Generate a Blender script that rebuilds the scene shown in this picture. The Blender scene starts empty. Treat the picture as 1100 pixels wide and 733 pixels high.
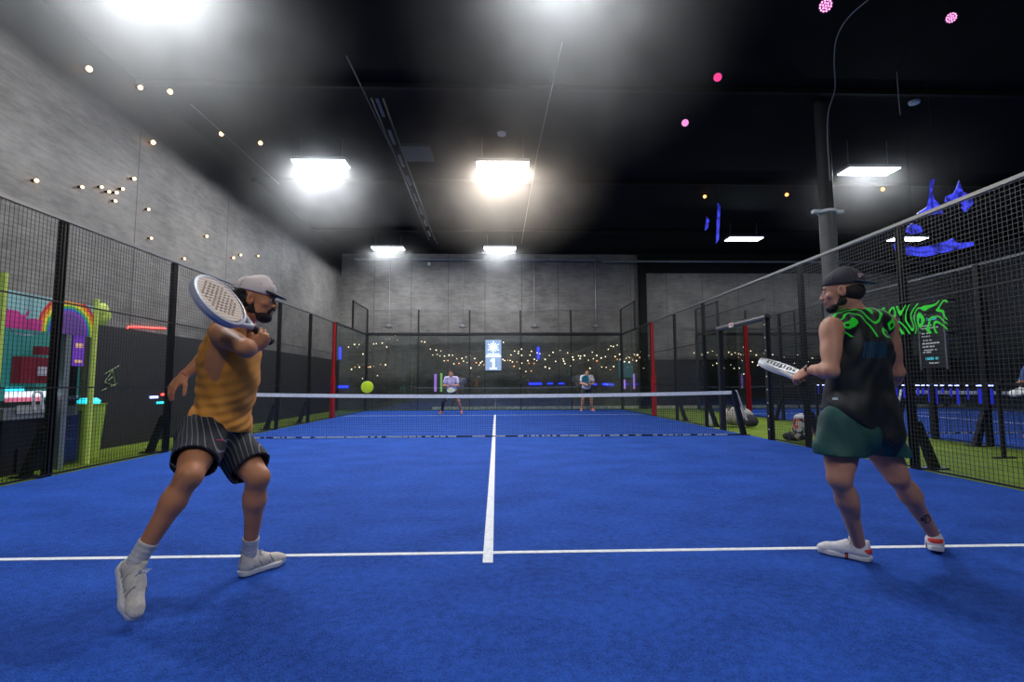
import bpy, math, random
import numpy as np
from mathutils import Vector, Matrix
random.seed(7)
COL = bpy.context.scene.collection
R = math.radians
# ---------------------------------------------------------------- camera
F_PX, PITCH, YAW, ROLL = 548.1, 0.08393, 0.0307, -0.004
CAM = Vector((0.052, -10.188, 1.0425))
cam_d = bpy.data.cameras.new('camera'); cam = bpy.data.objects.new('camera', cam_d); COL.objects.link(cam)
cam_d.lens = F_PX / 1100 * 36; cam_d.sensor_width = 36; cam_d.clip_start = 0.02; cam_d.clip_end = 200
CM = Matrix.Rotation(-YAW, 4, 'Z') @ Matrix.Rotation(R(90) + PITCH, 4, 'X') @ Matrix.Rotation(ROLL, 4, 'Z')
cam.matrix_world = Matrix.Translation(CAM) @ CM
bpy.context.scene.camera = cam
RIGHT, UP, FWD = [(CM.to_3x3() @ Vector(v)) for v in ((1, 0, 0), (0, 1, 0), (0, 0, -1))]
def at(u, v, d):
    return CAM + FWD * d + RIGHT * ((u - 550) / F_PX * d) + UP * (-(v - 366.5) / F_PX * d)
def ray(u, v):
    return (FWD + RIGHT * ((u - 550) / F_PX) + UP * (-(v - 366.5) / F_PX))
def onplane(u, v, axis, val):
    r = ray(u, v); t = (val - CAM[axis]) / r[axis]
    return CAM + r * t
# ---------------------------------------------------------------- materials
MATS = {}
def mat(name, col, rough=.6, metal=0., emit=None, es=0., spec=.5, noise=None, bump=0., bscale=60., sss=0., alpha=1.):
    if name in MATS: return MATS[name]
    m = bpy.data.materials.new(name); m.use_nodes = True; nt = m.node_tree; b = nt.nodes['Principled BSDF']
    b.inputs['Base Color'].default_value = (*col, 1); b.inputs['Roughness'].default_value = rough
    b.inputs['Metallic'].default_value = metal; b.inputs['Specular IOR Level'].default_value = spec
    if emit: b.inputs['Emission Color'].default_value = (*emit, 1); b.inputs['Emission Strength'].default_value = es
    if sss: b.inputs['Subsurface Weight'].default_value = sss; b.inputs['Subsurface Radius'].default_value = (.02, .008, .004)
    tc = nt.nodes.new('ShaderNodeTexCoord')
    if noise:
        n = nt.nodes.new('ShaderNodeTexNoise'); n.inputs['Scale'].default_value = noise[0]; n.inputs['Detail'].default_value = 5
        nt.links.new(tc.outputs['Object'], n.inputs['Vector'])
        r = nt.nodes.new('ShaderNodeValToRGB'); a = noise[1]
        r.color_ramp.elements[0].position = .3; r.color_ramp.elements[1].position = .7
        r.color_ramp.elements[0].color = (*[c * (1 - a) for c in col], 1); r.color_ramp.elements[1].color = (*[min(1, c * (1 + a)) for c in col], 1)
        nt.links.new(n.outputs['Fac'], r.inputs['Fac']); nt.links.new(r.outputs['Color'], b.inputs['Base Color'])
    if bump:
        n = nt.nodes.new('ShaderNodeTexNoise'); n.inputs['Scale'].default_value = bscale; n.inputs['Detail'].default_value = 4
        nt.links.new(tc.outputs['Object'], n.inputs['Vector'])
        bp = nt.nodes.new('ShaderNodeBump'); bp.inputs['Strength'].default_value = bump; bp.inputs['Distance'].default_value = .01
        nt.links.new(n.outputs['Fac'], bp.inputs['Height']); nt.links.new(bp.outputs['Normal'], b.inputs['Normal'])
    MATS[name] = m; return m
def nodes_of(m): return m.node_tree, m.node_tree.nodes['Principled BSDF']
def N(nt, t, **kw):
    n = nt.nodes.new(t)
    for k, v in kw.items(): setattr(n, k, v)
    return n
def mth(nt, op, a, b=None, clamp=False):
    n = nt.nodes.new('ShaderNodeMath'); n.operation = op; n.use_clamp = clamp
    for i, x in enumerate((a, b)):
        if x is None: continue
        if isinstance(x, (int, float)): n.inputs[i].default_value = x
        else: nt.links.new(x, n.inputs[i])
    return n.outputs[0]
def mixc(nt, f, a, b):
    n = nt.nodes.new('ShaderNodeMix'); n.data_type = 'RGBA'
    for sock, x in ((n.inputs[0], f), (n.inputs[6], a), (n.inputs[7], b)):
        if isinstance(x, tuple): sock.default_value = (*x, 1)
        elif isinstance(x, (int, float)): sock.default_value = x
        else: nt.links.new(x, sock)
    return n.outputs[2]

def turf(name, c0, c1, c2):
    m = mat(name, c0, .9, spec=.15); nt, b = nodes_of(m); tc = N(nt, 'ShaderNodeTexCoord')
    def no(s, d, st=(1, 1, 1)):
        mp = N(nt, 'ShaderNodeMapping'); mp.inputs['Scale'].default_value = st; nt.links.new(tc.outputs['Object'], mp.inputs['Vector'])
        n = N(nt, 'ShaderNodeTexNoise'); n.inputs['Scale'].default_value = s; n.inputs['Detail'].default_value = d
        nt.links.new(mp.outputs[0], n.inputs['Vector']); return n.outputs['Fac']
    fine = no(110, 3); mid = no(24, 6); big = no(1.6, 4, (1, 1.4, 1)); 
    r = N(nt, 'ShaderNodeValToRGB'); r.color_ramp.elements[0].position = .38; r.color_ramp.elements[1].position = .62
    r.color_ramp.elements[0].color = (*c0, 1); r.color_ramp.elements[1].color = (*c1, 1)
    s = mth(nt, 'ADD', mth(nt, 'MULTIPLY', fine, .45), mth(nt, 'ADD', mth(nt, 'MULTIPLY', mid, .3), mth(nt, 'MULTIPLY', big, .25)))
    nt.links.new(s, r.inputs['Fac'])
    # scattered sand grains
    v = N(nt, 'ShaderNodeTexVoronoi'); v.inputs['Scale'].default_value = 38; nt.links.new(tc.outputs['Object'], v.inputs['Vector'])
    g = mth(nt, 'LESS_THAN', v.outputs['Distance'], .07)
    g = mth(nt, 'MULTIPLY', g, mth(nt, 'GREATER_THAN', no(5, 3), .5))
    nt.links.new(mixc(nt, g, r.outputs['Color'], c2), b.inputs['Base Color'])
    bp = N(nt, 'ShaderNodeBump'); bp.inputs['Strength'].default_value = .8; bp.inputs['Distance'].default_value = .012
    nt.links.new(fine, bp.inputs['Height']); nt.links.new(bp.outputs[0], b.inputs['Normal'])
    return m
BLUE = turf('blue_turf', (.008, .040, .21), (.026, .104, .52), (.12, .25, .65))
GREEN = turf('green_turf', (.10, .17, .012), (.24, .33, .04), (.4, .5, .15))
BLUE2 = BLUE
def panelled(name, axis, spacing, off, xmin=None, base=(.155, .145, .134), low=(.02, .02, .021), split=2.05):
    """dark painted board wall: upper grey, lower near black, joints, brushed streaks"""
    m = mat(name, base, .55, spec=.35); nt, b = nodes_of(m); tc = N(nt, 'ShaderNodeTexCoord')
    sp = N(nt, 'ShaderNodeSeparateXYZ'); nt.links.new(tc.outputs['Object'], sp.inputs[0])
    a = sp.outputs[axis]; z = sp.outputs[2]
    def no(s, d, st, rot=(0, 0, 0)):
        mp = N(nt, 'ShaderNodeMapping'); mp.inputs['Scale'].default_value = st; mp.inputs['Rotation'].default_value = rot
        nt.links.new(tc.outputs['Object'], mp.inputs['Vector'])
        n = N(nt, 'ShaderNodeTexNoise'); n.inputs['Scale'].default_value = s; n.inputs['Detail'].default_value = d; n.inputs['Roughness'].default_value = .65
        nt.links.new(mp.outputs[0], n.inputs['Vector']); return n.outputs['Fac']
    cloud = no(.9, 7, (1, 1, 1)); streak = no(3, 5, (1, 1, 5), (R(28), 0, 0) if axis == 1 else (0, R(15), 0))
    s = mth(nt, 'ADD', mth(nt, 'MULTIPLY', cloud, .6), mth(nt, 'MULTIPLY', streak, .4))
    r = N(nt, 'ShaderNodeValToRGB'); r.color_ramp.elements[0].position = .38; r.color_ramp.elements[1].position = .64
    r.color_ramp.elements[0].color = (*[c * .62 for c in base], 1); r.color_ramp.elements[1].color = (*[c * 1.42 for c in base], 1)
    nt.links.new(s, r.inputs['Fac'])
    fr = mth(nt, 'FRACT', mth(nt, 'DIVIDE', mth(nt, 'ADD', a, off + 300), spacing))
    j = mth(nt, 'LESS_THAN', mth(nt, 'ABSOLUTE', mth(nt, 'SUBTRACT', fr, .5)), .009 / spacing * 1.2)
    c = mixc(nt, mth(nt, 'MULTIPLY', j, .75), r.outputs['Color'], (.02, .02, .02))
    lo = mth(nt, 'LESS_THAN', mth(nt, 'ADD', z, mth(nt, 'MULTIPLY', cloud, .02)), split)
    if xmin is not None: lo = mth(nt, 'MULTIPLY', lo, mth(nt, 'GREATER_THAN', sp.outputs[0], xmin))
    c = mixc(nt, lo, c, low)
    if axis == 1:   # near-black band under the ceiling, soft uneven edge
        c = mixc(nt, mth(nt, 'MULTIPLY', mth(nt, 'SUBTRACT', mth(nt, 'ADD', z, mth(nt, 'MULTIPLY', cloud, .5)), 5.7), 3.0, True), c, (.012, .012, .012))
    nt.links.new(c, b.inputs['Base Color'])
    bp = N(nt, 'ShaderNodeBump'); bp.inputs['Strength'].default_value = .35; bp.inputs['Distance'].default_value = .02
    nt.links.new(s, bp.inputs['Height']); nt.links.new(bp.outputs[0], b.inputs['Normal'])
    return m
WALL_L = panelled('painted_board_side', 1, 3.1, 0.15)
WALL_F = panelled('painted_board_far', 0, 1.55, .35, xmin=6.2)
BLACK = mat('black_steel', (.012, .012, .013), .45, .3)
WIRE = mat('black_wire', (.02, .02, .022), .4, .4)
WIRE2 = mat('grey_wire', (.16, .165, .17), .4, .6)
RED = mat('red_steel', (.42, .006, .01), .4)
WHITE = mat('white_paint', (.75, .77, .8), .7)
LINE = mat('white_line', (.80, .82, .86), .9, noise=(40, .12), bump=.3)
CEIL = mat('black_ceiling', (.005, .005, .005), .9, spec=.15, noise=(1.2, .4))
STEEL = mat('grey_steel', (.28, .28, .29), .45, .7, noise=(6, .15))
BEIGE = mat('beige_wood', (.75, .66, .5), .7, noise=(9, .5))
LIME = mat('lime_paint', (.5, .62, .12), .5, emit=(.6, .8, .15), es=.10)
RUBBER = mat('black_rubber', (.01, .01, .01), .8)
LAMP = mat('lamp_diffuser', (1, 1, 1), .5, emit=(.88, .95, 1), es=14)
LAMPW = mat('lamp_diffuser_warm', (1, 1, 1), .5, emit=(1, .93, .85), es=16)
BULB = mat('reflected_bulb', (1, .8, .5), .3, emit=(1, .55, .2), es=9)
BULBW = mat('white_bulb', (1, .9, .75), .3, emit=(1, .78, .5), es=5)
BULBO = mat('orange_bulb', (1, .6, .3), .3, emit=(1, .35, .08), es=4)
PINK = mat('pink_led', (1, .2, .5), .3, emit=(1, .05, .25), es=2.2)
PINKW = mat('pale_pink_led', (1, .6, .9), .3, emit=(1, .3, .68), es=2.2)
BLED = mat('blue_led', (.1, .1, 1), .3, emit=(.02, .04, 1), es=3.5)
BLEDW = mat('bright_blue_led', (.5, .6, 1), .3, emit=(.35, .42, 1), es=5)
REDL = mat('red_led', (1, .1, .1), .3, emit=(1, .05, .04), es=6)
CYANL = mat('cyan_led', (.1, .9, 1), .3, emit=(.02, .7, .9), es=2)
PURL = mat('purple_led', (.6, .3, 1), .3, emit=(.4, .22, .75), es=1.)
GRNL = mat('green_led', (.5, 1, .3), .3, emit=(.3, .6, .2), es=.6)
def glassmat():
    m = bpy.data.materials.new('clear_glass'); m.use_nodes = True; nt = m.node_tree
    for n in list(nt.nodes): nt.nodes.remove(n)
    o = N(nt, 'ShaderNodeOutputMaterial'); mx = N(nt, 'ShaderNodeMixShader'); t = N(nt, 'ShaderNodeBsdfTransparent'); g = N(nt, 'ShaderNodeBsdfGlossy')
    t.inputs[0].default_value = (.76, .79, .78, 1); g.inputs[0].default_value = (.9, .95, 1, 1); g.inputs[1].default_value = .01
    mx.inputs[0].default_value = .09
    nt.links.new(t.outputs[0], mx.inputs[1]); nt.links.new(g.outputs[0], mx.inputs[2]); nt.links.new(mx.outputs[0], o.inputs[0])
    return m
GLASS = glassmat()
# ---------------------------------------------------------------- mesh builder
class MB:
    def __init__(s): s.v = []; s.f = []
    def box(s, a, b):
        x0, y0, z0 = a; x1, y1, z1 = b
        s.hexa([(x0, y0, z0), (x1, y0, z0), (x1, y1, z0), (x0, y1, z0), (x0, y0, z1), (x1, y0, z1), (x1, y1, z1), (x0, y1, z1)]); return s
    def hexa(s, p):
        n = len(s.v); s.v += [tuple(q) for q in p]
        s.f += [tuple(n + i for i in f) for f in ((3, 2, 1, 0), (4, 5, 6, 7), (0, 1, 5, 4), (1, 2, 6, 5), (2, 3, 7, 6), (3, 0, 4, 7))]; return s
    def cbox(s, c, h, m=None):
        m = m or Matrix.Identity(3); c = Vector(c)
        s.hexa([c + m @ Vector((h[0] * i, h[1] * j, h[2] * k)) for i, j, k in ((-1, -1, -1), (1, -1, -1), (1, 1, -1), (-1, 1, -1), (-1, -1, 1), (1, -1, 1), (1, 1, 1), (-1, 1, 1))]); return s
    def tube(s, pts, r, n=8, caps=True, close=False):
        pts = [Vector(p) for p in pts]; rs = r if isinstance(r, (list, tuple)) else [r] * len(pts); rings = []
        ref = None
        for i, p in enumerate(pts):
            t = (pts[min(i + 1, len(pts) - 1)] - pts[max(i - 1, 0)]).normalized()
            if close: t = (pts[(i + 1) % len(pts)] - pts[i - 1]).normalized()
            if ref is None: ref = Vector((0, 0, 1)) if abs(t.z) < .9 else Vector((1, 0, 0))
            x = t.cross(ref).normalized(); y = x.cross(t).normalized(); ref = y
            b = len(s.v)
            s.v += [tuple(p + x * math.cos(2 * math.pi * k / n) * rs[i] + y * math.sin(2 * math.pi * k / n) * rs[i]) for k in range(n)]
            rings.append(b)
        pr = list(zip(rings[:-1], rings[1:])) + ([(rings[-1], rings[0])] if close else [])
        for a, b in pr:
            for k in range(n): s.f.append((a + k, a + (k + 1) % n, b + (k + 1) % n, b + k))
        if caps and not close: s.f.append(tuple(rings[0] + k for k in range(n))[::-1]); s.f.append(tuple(rings[-1] + k for k in range(n)))
        return s
    def lathe(s, c, prof, n=16, m=None):
        m = m or Matrix.Identity(3); c = Vector(c); b0 = len(s.v)
        for r, z in prof: s.v += [tuple(c + m @ Vector((r * math.cos(2 * math.pi * k / n), r * math.sin(2 * math.pi * k / n), z))) for k in range(n)]
        for i in range(len(prof) - 1):
            for k in range(n): a = b0 + i * n; s.f.append((a + k, a + (k + 1) % n, a + n + (k + 1) % n, a + n + k))
        s.f.append(tuple(b0 + k for k in range(n))[::-1]); s.f.append(tuple(b0 + (len(prof) - 1) * n + k for k in range(n))); return s
    def ball(s, c, r, n=12, sq=(1, 1, 1), m=None):
        prof = [(max(1e-4, math.sin(math.pi * i / (n // 2))), -math.cos(math.pi * i / (n // 2))) for i in range(n // 2 + 1)]
        mm = (m or Matrix.Identity(3)) @ Matrix.Diagonal(Vector((r * sq[0], r * sq[1], r * sq[2])))
        return s.lathe(c, prof, n, mm)
    def poly(s, pts, th, m, c):
        """extrude polygon (2D in m's XY) by +-th along m's Z"""
        c = Vector(c); b = len(s.v); n = len(pts)
        for z in (-th, th): s.v += [tuple(c + m @ Vector((x, y, z))) for x, y in pts]
        s.f.append(tuple(b + i for i in range(n))[::-1]); s.f.append(tuple(b + n + i for i in range(n)))
        for i in range(n): j = (i + 1) % n; s.f.append((b + i, b + j, b + n + j, b + n + i))
        return s
    def build(s, name, m, parent=None, smooth=False, bevel=0., label=None, cat=None, group=None, kind=None):
        me = bpy.data.meshes.new(name); me.from_pydata(s.v, [], s.f); me.validate(); me.update()
        if not isinstance(m, (list, tuple)): m = [m]
        for x in m: me.materials.append(x)
        if smooth: me.polygons.foreach_set('use_smooth', [True] * len(me.polygons))
        o = bpy.data.objects.new(name, me); COL.objects.link(o)
        if parent:
            o.parent = parent; o.matrix_parent_inverse = parent_inv(parent)
        if bevel:
            b = o.modifiers.new('bevel', 'BEVEL'); b.width = bevel; b.segments = 2; b.limit_method = 'ANGLE'
        return tag(o, label, cat, group, kind)
def parent_inv(p):
    bpy_m = Matrix.Translation(p.location) @ p.rotation_euler.to_matrix().to_4x4()
    return bpy_m.inverted()
def tag(o, label=None, cat=None, group=None, kind=None):
    if label: o['label'] = label
    if cat: o['category'] = cat
    if group: o['group'] = group
    if kind: o['kind'] = kind
    return o
def thing(name, loc, label, cat, group=None):
    o = bpy.data.objects.new(name, None); COL.objects.link(o); o.location = loc; o.empty_display_size = .1
    return tag(o, label, cat, group)
def copy_tree(o, parent=None):
    c = o.copy(); COL.objects.link(c)
    if parent: c.parent = parent
    for ch in [x for x in bpy.data.objects if x.parent == o]: copy_tree(ch, c)
    return c
def frame(z, xh=(0, 0, 1)):
    """rotation whose Z axis is z, X close to xh"""
    z = Vector(z).normalized(); x = Vector(xh); x = (x - z * x.dot(z)).normalized(); y = z.cross(x)
    return Matrix((x, y, z)).transposed()
def text_mesh(txt, size, name, m, parent, M4, ext=.002):
    cu = bpy.data.curves.new(name, 'FONT'); cu.body = txt; cu.size = size; cu.extrude = ext; cu.align_x = 'CENTER'; cu.align_y = 'CENTER'
    o = bpy.data.objects.new(name, cu); COL.objects.link(o); bpy.context.view_layer.update()
    me = bpy.data.meshes.new_from_object(o.evaluated_get(bpy.context.evaluated_depsgraph_get()))
    bpy.data.objects.remove(o); me.transform(M4); me.materials.clear(); me.materials.append(m)
    o = bpy.data.objects.new(name, me); COL.objects.link(o); o.parent = parent; o.matrix_parent_inverse = parent_inv(parent); return o
# ================================================================ ROOM
XL, XR, YN, YF, ZC = -6.45, 20.0, -13.5, 11.15, 6.55
def S(name, a, b, m): return MB().box(a, b).build(name, m, kind='structure')
S('floor', (XL, YN, -.2), (XR, YF, -.02), mat('dark_concrete', (.05, .05, .055), .7, noise=(2, .3)))
S('floor_green_turf', (XL, YN, -.02), (XR, YF, 0), GREEN)
S('floor_blue_turf', (-5.06, -10.6, 0), (5.06, 10.05, .008), BLUE)
S('floor_blue_turf', (8.14, -10.1, 0), (18.2, 10.05, .008), BLUE)
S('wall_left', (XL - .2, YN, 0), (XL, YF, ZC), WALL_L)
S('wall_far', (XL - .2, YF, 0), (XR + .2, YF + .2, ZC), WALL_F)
S('wall_right', (XR, YN, 0), (XR + .2, YF, ZC), mat('dark_wall', (.03, .035, .04), .7, noise=(1, .3)))
S('wall_near', (XL, YN - .2, 0), (XR, YN, ZC), MATS['dark_wall'])
S('ceiling', (XL - .2, YN - .2, ZC), (XR + .2, YF + .2, ZC + .2), CEIL)
S('baseboard_far', (-2.6, YF - .03, 0), (6.0, YF, .11), BEIGE)
S('baseboard_far_right', (6.6, YF - .03, 0), (XR, YF, .11), BEIGE)
S('trim_1', (6.1, YF - .28, 0), (6.38, YF, ZC), mat('black_paint', (.007, .007, .007), .8, spec=.2))
S('trim_2', (6.38, YF - .2, 5.75), (XR, YF, ZC), MATS['black_paint'])
# ceiling joists and girders
for i, y in enumerate((-5.6, -1.2, 3.2, 7.6)):
    MB().box((XL, y - .04, ZC - .10), (XR, y + .04, ZC - .08)).box((XL, y - .01, ZC - .08), (XR, y + .01, ZC)).build('trim_%d' % (3 + i), MATS['black_paint'], kind='structure')
# court lines
def lines(cx):
    for y in (-6.95, 6.95): S('floor_line', (cx - 4.97, y - .022, .008), (cx + 4.97, y + .022, .0105), LINE)
    S('floor_line', (cx - .03, -7.13, .0085), (cx + .03, 7.13, .0115), LINE)
lines(0); lines(13.14)
# ================================================================ FENCES
def gridpanel(x, y0, y1, z0, z1, pitch=.05, r=.0018, rz=.0018):
    b = MB(); y = y0 + pitch
    while y < y1: b.box((x - r, y - r, z0), (x + r, y + r, z1)); y += pitch
    z = z0 + pitch
    while z < z1: b.box((x - rz, y0, z - rz), (x + rz, y1, z + rz)); z += pitch
    return b
def fence(X, out, ys_panels, ys_posts, red, title, extra_rails=True, wire=None, wr=.0018):
    root = thing('court_fence', (X, 0, 0), title, 'fence')
    wire = wire or WIRE
    for (y0, y1, z0, z1) in ys_panels:
        p = gridpanel(X, y0, y1, z0, z1, r=wr, rz=wr).build('mesh_panel', wire, root)
        for z in (z0 + .012, (z0 + z1) / 2 if z1 - z0 < 1.5 else z0 + 1, z0 + 2 if z1 - z0 > 2.2 else z1 - .012):
            MB().box((X - .008, y0, z - .009), (X + .008, y1, z + .009)).build('panel_rail', BLACK, p)
    for y in ys_posts:
        m = MB().box((X - .04 if out < 0 else X - .0, y - .045, 0), (X + .0 if out < 0 else X + .04, y - .012, 3.0)).box((X - .04 if out < 0 else X, y + .012, 0), (X if out < 0 else X + .04, y + .045, 3.0))
        m.box((X + out * .02 - .004, y - .03, 0), (X + out * .02 + .004, y + .03, 3.0))
        m.box((X + out * .03 - .03, y - .04, 0), (X + out * .03 + .03, y + .04, 2.98))
        p = m.build('fence_post', BLACK, root)
        # outward foot gusset
        g = MB(); a = X + out * .04
        g.hexa([(a + out * .16, y - .035, .02), (a + out * .27, y - .035, .02), (a + out * .27, y + .035, .02), (a + out * .16, y + .035, .02), (a, y - .035, .58), (a + out * .07, y - .035, .58), (a + out * .07, y + .035, .58), (a, y + .035, .58)])
        g.box((min(a, a + out * .34), y - .07, 0.0), (max(a, a + out * .34), y + .07, .02))
        g.build('foot_bracket', BLACK, p)
    for y in red:
        s = 1 if y > 0 else -1
        m = MB().box((X - .04, y - .05, 0), (X + .04, y + .03, 3.02))
        m.hexa([(X - .075, y - .051, 0), (X + .075, y - .051, 0), (X + .075, y - .02, 0), (X - .075, y - .02, 0), (X - .075, y - .051, 1.25), (X + .075, y - .051, 1.25), (X + .075, y - .02, 1.25), (X - .075, y - .02, 1.25)])
        m.hexa([(X - .075, y - .051, 1.25), (X + .075, y - .051, 1.25), (X + .075, y - .02, 1.25), (X - .075, y - .02, 1.25), (X - .04, y - .051, 1.36), (X + .04, y - .051, 1.36), (X + .04, y - .02, 1.36), (X - .04, y - .02, 1.36)])
        m.build('red_post', RED, root)['label'] = 'red painted end post'
        MB().box((X - .06, y + .03, 0), (X + .06, y + .07, 3.02)).build('fence_post', BLACK, root)
    y0 = min(p[0] for p in ys_panels if p[3] > 2.9); y1 = max(p[1] for p in ys_panels)
    MB().box((X - .02, y0, 2.985), (X + .02, y1, 3.025)).build('top_rail', WIRE2, root)
    return root
PAN = [(-4.1, -2.0, 0.02, 3), (-6.1, -4.1, .02, 3), (-8.1, -6.1, .02, 3), (-10.1, -8.1, .02, 3), (-2, -.9, .02, 3), (2, 4, .02, 3), (4, 6, .02, 3)]
fence(-5.06, -1, PAN + [(-.9, 2, .02, 3)], (-8.1, -6.1, -4.1, -2, .35, 2, 4), (6,), 'black wire mesh fence along the grey wall on the left of the court')
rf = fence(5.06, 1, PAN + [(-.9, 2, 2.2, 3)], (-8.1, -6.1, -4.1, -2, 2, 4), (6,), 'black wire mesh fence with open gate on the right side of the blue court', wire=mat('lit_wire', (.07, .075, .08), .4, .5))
def gate(X, s, lab):
    g = thing('gate_frame', (X, 0, 0), lab, 'gate frame')
    MB().box((X - .05, 1.0, 0), (X + .05, 1.12, 2.25)).build('gate_post', BLACK, g, bevel=.004)
    m = MB().box((X - .045, -.98, 0), (X + .045, -.88, 2.25)).build('gate_post', BLACK, g, bevel=.004)
    for k in range(9): MB().cbox((X - s * .046, -.94, .2 + k * .24), (.004, .012, .012)).build('bolt', WHITE, m)
    MB().tube([(X, -.98, 2.26), (X, 1.12, 2.26)], .062, 12).build('top_bar', mat('dark_steel', (.10, .10, .10), .4, .5), g)
    MB().box((X - s * .068, .25, 2.21), (X - s * .06, .45, 2.31)).build('sticker', mat('sticker_white', (.5, .42, .42), .6), g)['label'] = 'small pale sticker with a red mark'
    MB().box((X - s * .07, .3, 2.24), (X - s * .068, .36, 2.28)).build('sticker_mark', RED, g)
gate(5.06, 1, 'black gate frame in the right fence beside the end of the net')
nf = fence(8.12, -1, [(-6.1, -4.1, .02, 3), (-4.1, -2.0, 0.02, 3), (-2, -.9, .02, 3), (2, 4, .02, 3), (4, 6, .02, 3), (-.9, 2, 2.2, 3)], (-4.1, -2, 2, 4), (6,), 'black wire mesh fence of the neighbouring court beyond the green strip')
gate(8.12, -1, 'black gate frame in the neighbouring court fence beyond the green strip')
# glass ends
mat('dark_frame', (.03, .03, .03), .5)
def glass_end(cx, lab, mesh_sides=(-1, 1)):
    g = thing('glass_enclosure', (cx, 10, 0), lab, 'glass wall')
    for k in range(5):
        x0 = cx - 5.06 + k * 2.024
        MB().box((x0 + .005, 10.0, .03), (x0 + 2.019, 10.012, 3.0)).build('glass_panel', GLASS, g)
        wb = MB(); x = x0 + .05
        while x < x0 + 2.02: wb.box((x - .0015, 10.02, 3.05), (x + .0015, 10.023, 4)); x += .05
        for j in range(1, 20): wb.box((x0, 10.02, 3 + j * .05 - .0015), (x0 + 2.02, 10.023, 3 + j * .05 + .0015))
        wb.build('mesh_panel', WIRE, g)
    for k in range(6):
        x = cx - 5.06 + k * 2.024
        MB().box((x - .03, 10.03, 3.0), (x + .03, 10.09, 4.0)).build('upper_post', BLACK, g)
        if k not in (0, 5): MB().box((x - .02, 10.03, 0.0), (x + .02, 10.07, 3.0)).build('glass_post', MATS['dark_frame'], g)
        else: MB().box((x - .05, 10.03, 0.0), (x + .05, 10.1, 3.0)).build('glass_post', MATS['dark_frame'], g)
    MB().box((cx - 5.1, 10.02, 2.96), (cx + 5.1, 10.1, 3.08)).build('middle_rail', BLACK, g)
    MB().box((cx - 5.1, 10.03, 3.97), (cx + 5.1, 10.06, 4.0)).build('top_rail', WIRE2, g)
    MB().box((cx - 5.06, 9.99, 0.0), (cx + 5.06, 10.03, .03)).build('bottom_rail', BLACK, g)
    for s in (-1, 1):
        X = cx + s * 5.06
        for y0 in (6.06, 8.03):
            MB().box((X - .006, y0, .03), (X + .006, y0 + 1.95, 3.0)).build('glass_panel', GLASS, g)
        MB().box((X - .025, 6.03, 2.97), (X + .025, 10.0, 3.03)).build('side_rail', BLACK, g)
        MB().box((X - .02, 6.03, 0.0), (X + .02, 10.0, .03)).build('side_rail', BLACK, g)
        MB().box((X - .03, 8.0, 3.0), (X + .03, 8.07, 4.05)).build('upper_post', BLACK, g)
        MB().box((X - .015, 8.07, 4.0), (X + .015, 10.03, 4.03)).build('side_rail', BLACK, g)
        gridpanel(X, 8.07, 10.03, 3.03, 4.0, r=.0015, rz=.0015).build('mesh_panel', WIRE, g)
glass_end(0, 'glass end wall with wire mesh above it behind the two distant players')
glass_end(13.18, 'glass end wall of the neighbouring court seen past the open gate')
# ================================================================ NETS
def net(cx, lab):
    n = thing('padel_net', (cx, 0, 0), lab, 'net')
    x0, x1 = cx - 4.85, cx + 4.78
    def top(x): return .80 + .055 * ((x - cx) / 4.9) ** 2 + .0
    b = MB(); k = 0; x = x0
    while x <= x1: b.box((x - .0021, -.0021, .02), (x + .0021, .0021, top(x))); x += .045
    z = .03
    while z < .8:
        b.box((x0, -.0016, z - .002), (x1 + .25 * (1 - z / .85), .0016, z + .002)); z += .045
    b.build('netting', mat('net_cord', (.03, .035, .05), .8), n)
    t = MB(); m = 24
    for i in range(m):
        a, c = x0 + (x1 - x0) * i / m, x0 + (x1 - x0) * (i + 1) / m; za, zc = top(a), top(c)
        t.hexa([(a, -.012, za - .035), (c, -.012, zc - .035), (c, .012, zc - .035), (a, .012, za - .035), (a, -.012, za + .035), (c, -.012, zc + .035), (c, .012, zc + .035), (a, .012, za + .035)])
    t.build('top_tape', mat('tape_white', (.9, .91, .92), .7, noise=(20, .1)), n)
    MB().tube([(x0, 0, .02), (x1 + .25, 0, .02)], .012, 6).build('bottom_rope', BLACK, n)
    f = MB(); random.seed(3)
    for i in range(150):
        x = random.uniform(x0, x1); f.cbox((x, -.05 + random.uniform(-.01, .01), .022), (random.uniform(.008, .05), .006, .012))
    f.build('frayed_hem', mat('frayed_white', (.65, .7, .8), .8), n, kind='stuff')
    for s in (-1, 1):
        xt = cx + s * 4.82; xb = cx + s * 5.0
        p = MB(); p.hexa([(xb - .045, -.05, 0), (xb + .045, -.05, 0), (xb + .045, .05, 0), (xb - .045, .05, 0), (xt - .04, -.05, .93 - .05), (xt + .04, -.05, .93 - .05), (xt + .04, .05, .88), (xt - .04, .05, .88)])
        pp = p.build('net_post', BLACK, n)
        q = MB(); e = .045 if s > 0 else -.045
        q.hexa([(xb + e, -.052, .3), (xb + e + s * .02, -.052, .3), (xb + e + s * .02, .0, .3), (xb + e, .0, .3), (xt + e * .9, -.052, .9), (xt + e * .9 + s * .015, -.052, .9), (xt + e * .9 + s * .015, 0, .9), (xt + e * .9, 0, .9)])
        q.build('edge_tape', WHITE, n)
        MB().box((xb - .09, -.09, .008), (xb + .09, .09, .022)).build('base_plate', BLACK, n)
net(0, 'padel net with white top tape across the middle of the blue court')
net(13.14, 'padel net of the neighbouring court seen through the right fence')
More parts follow.
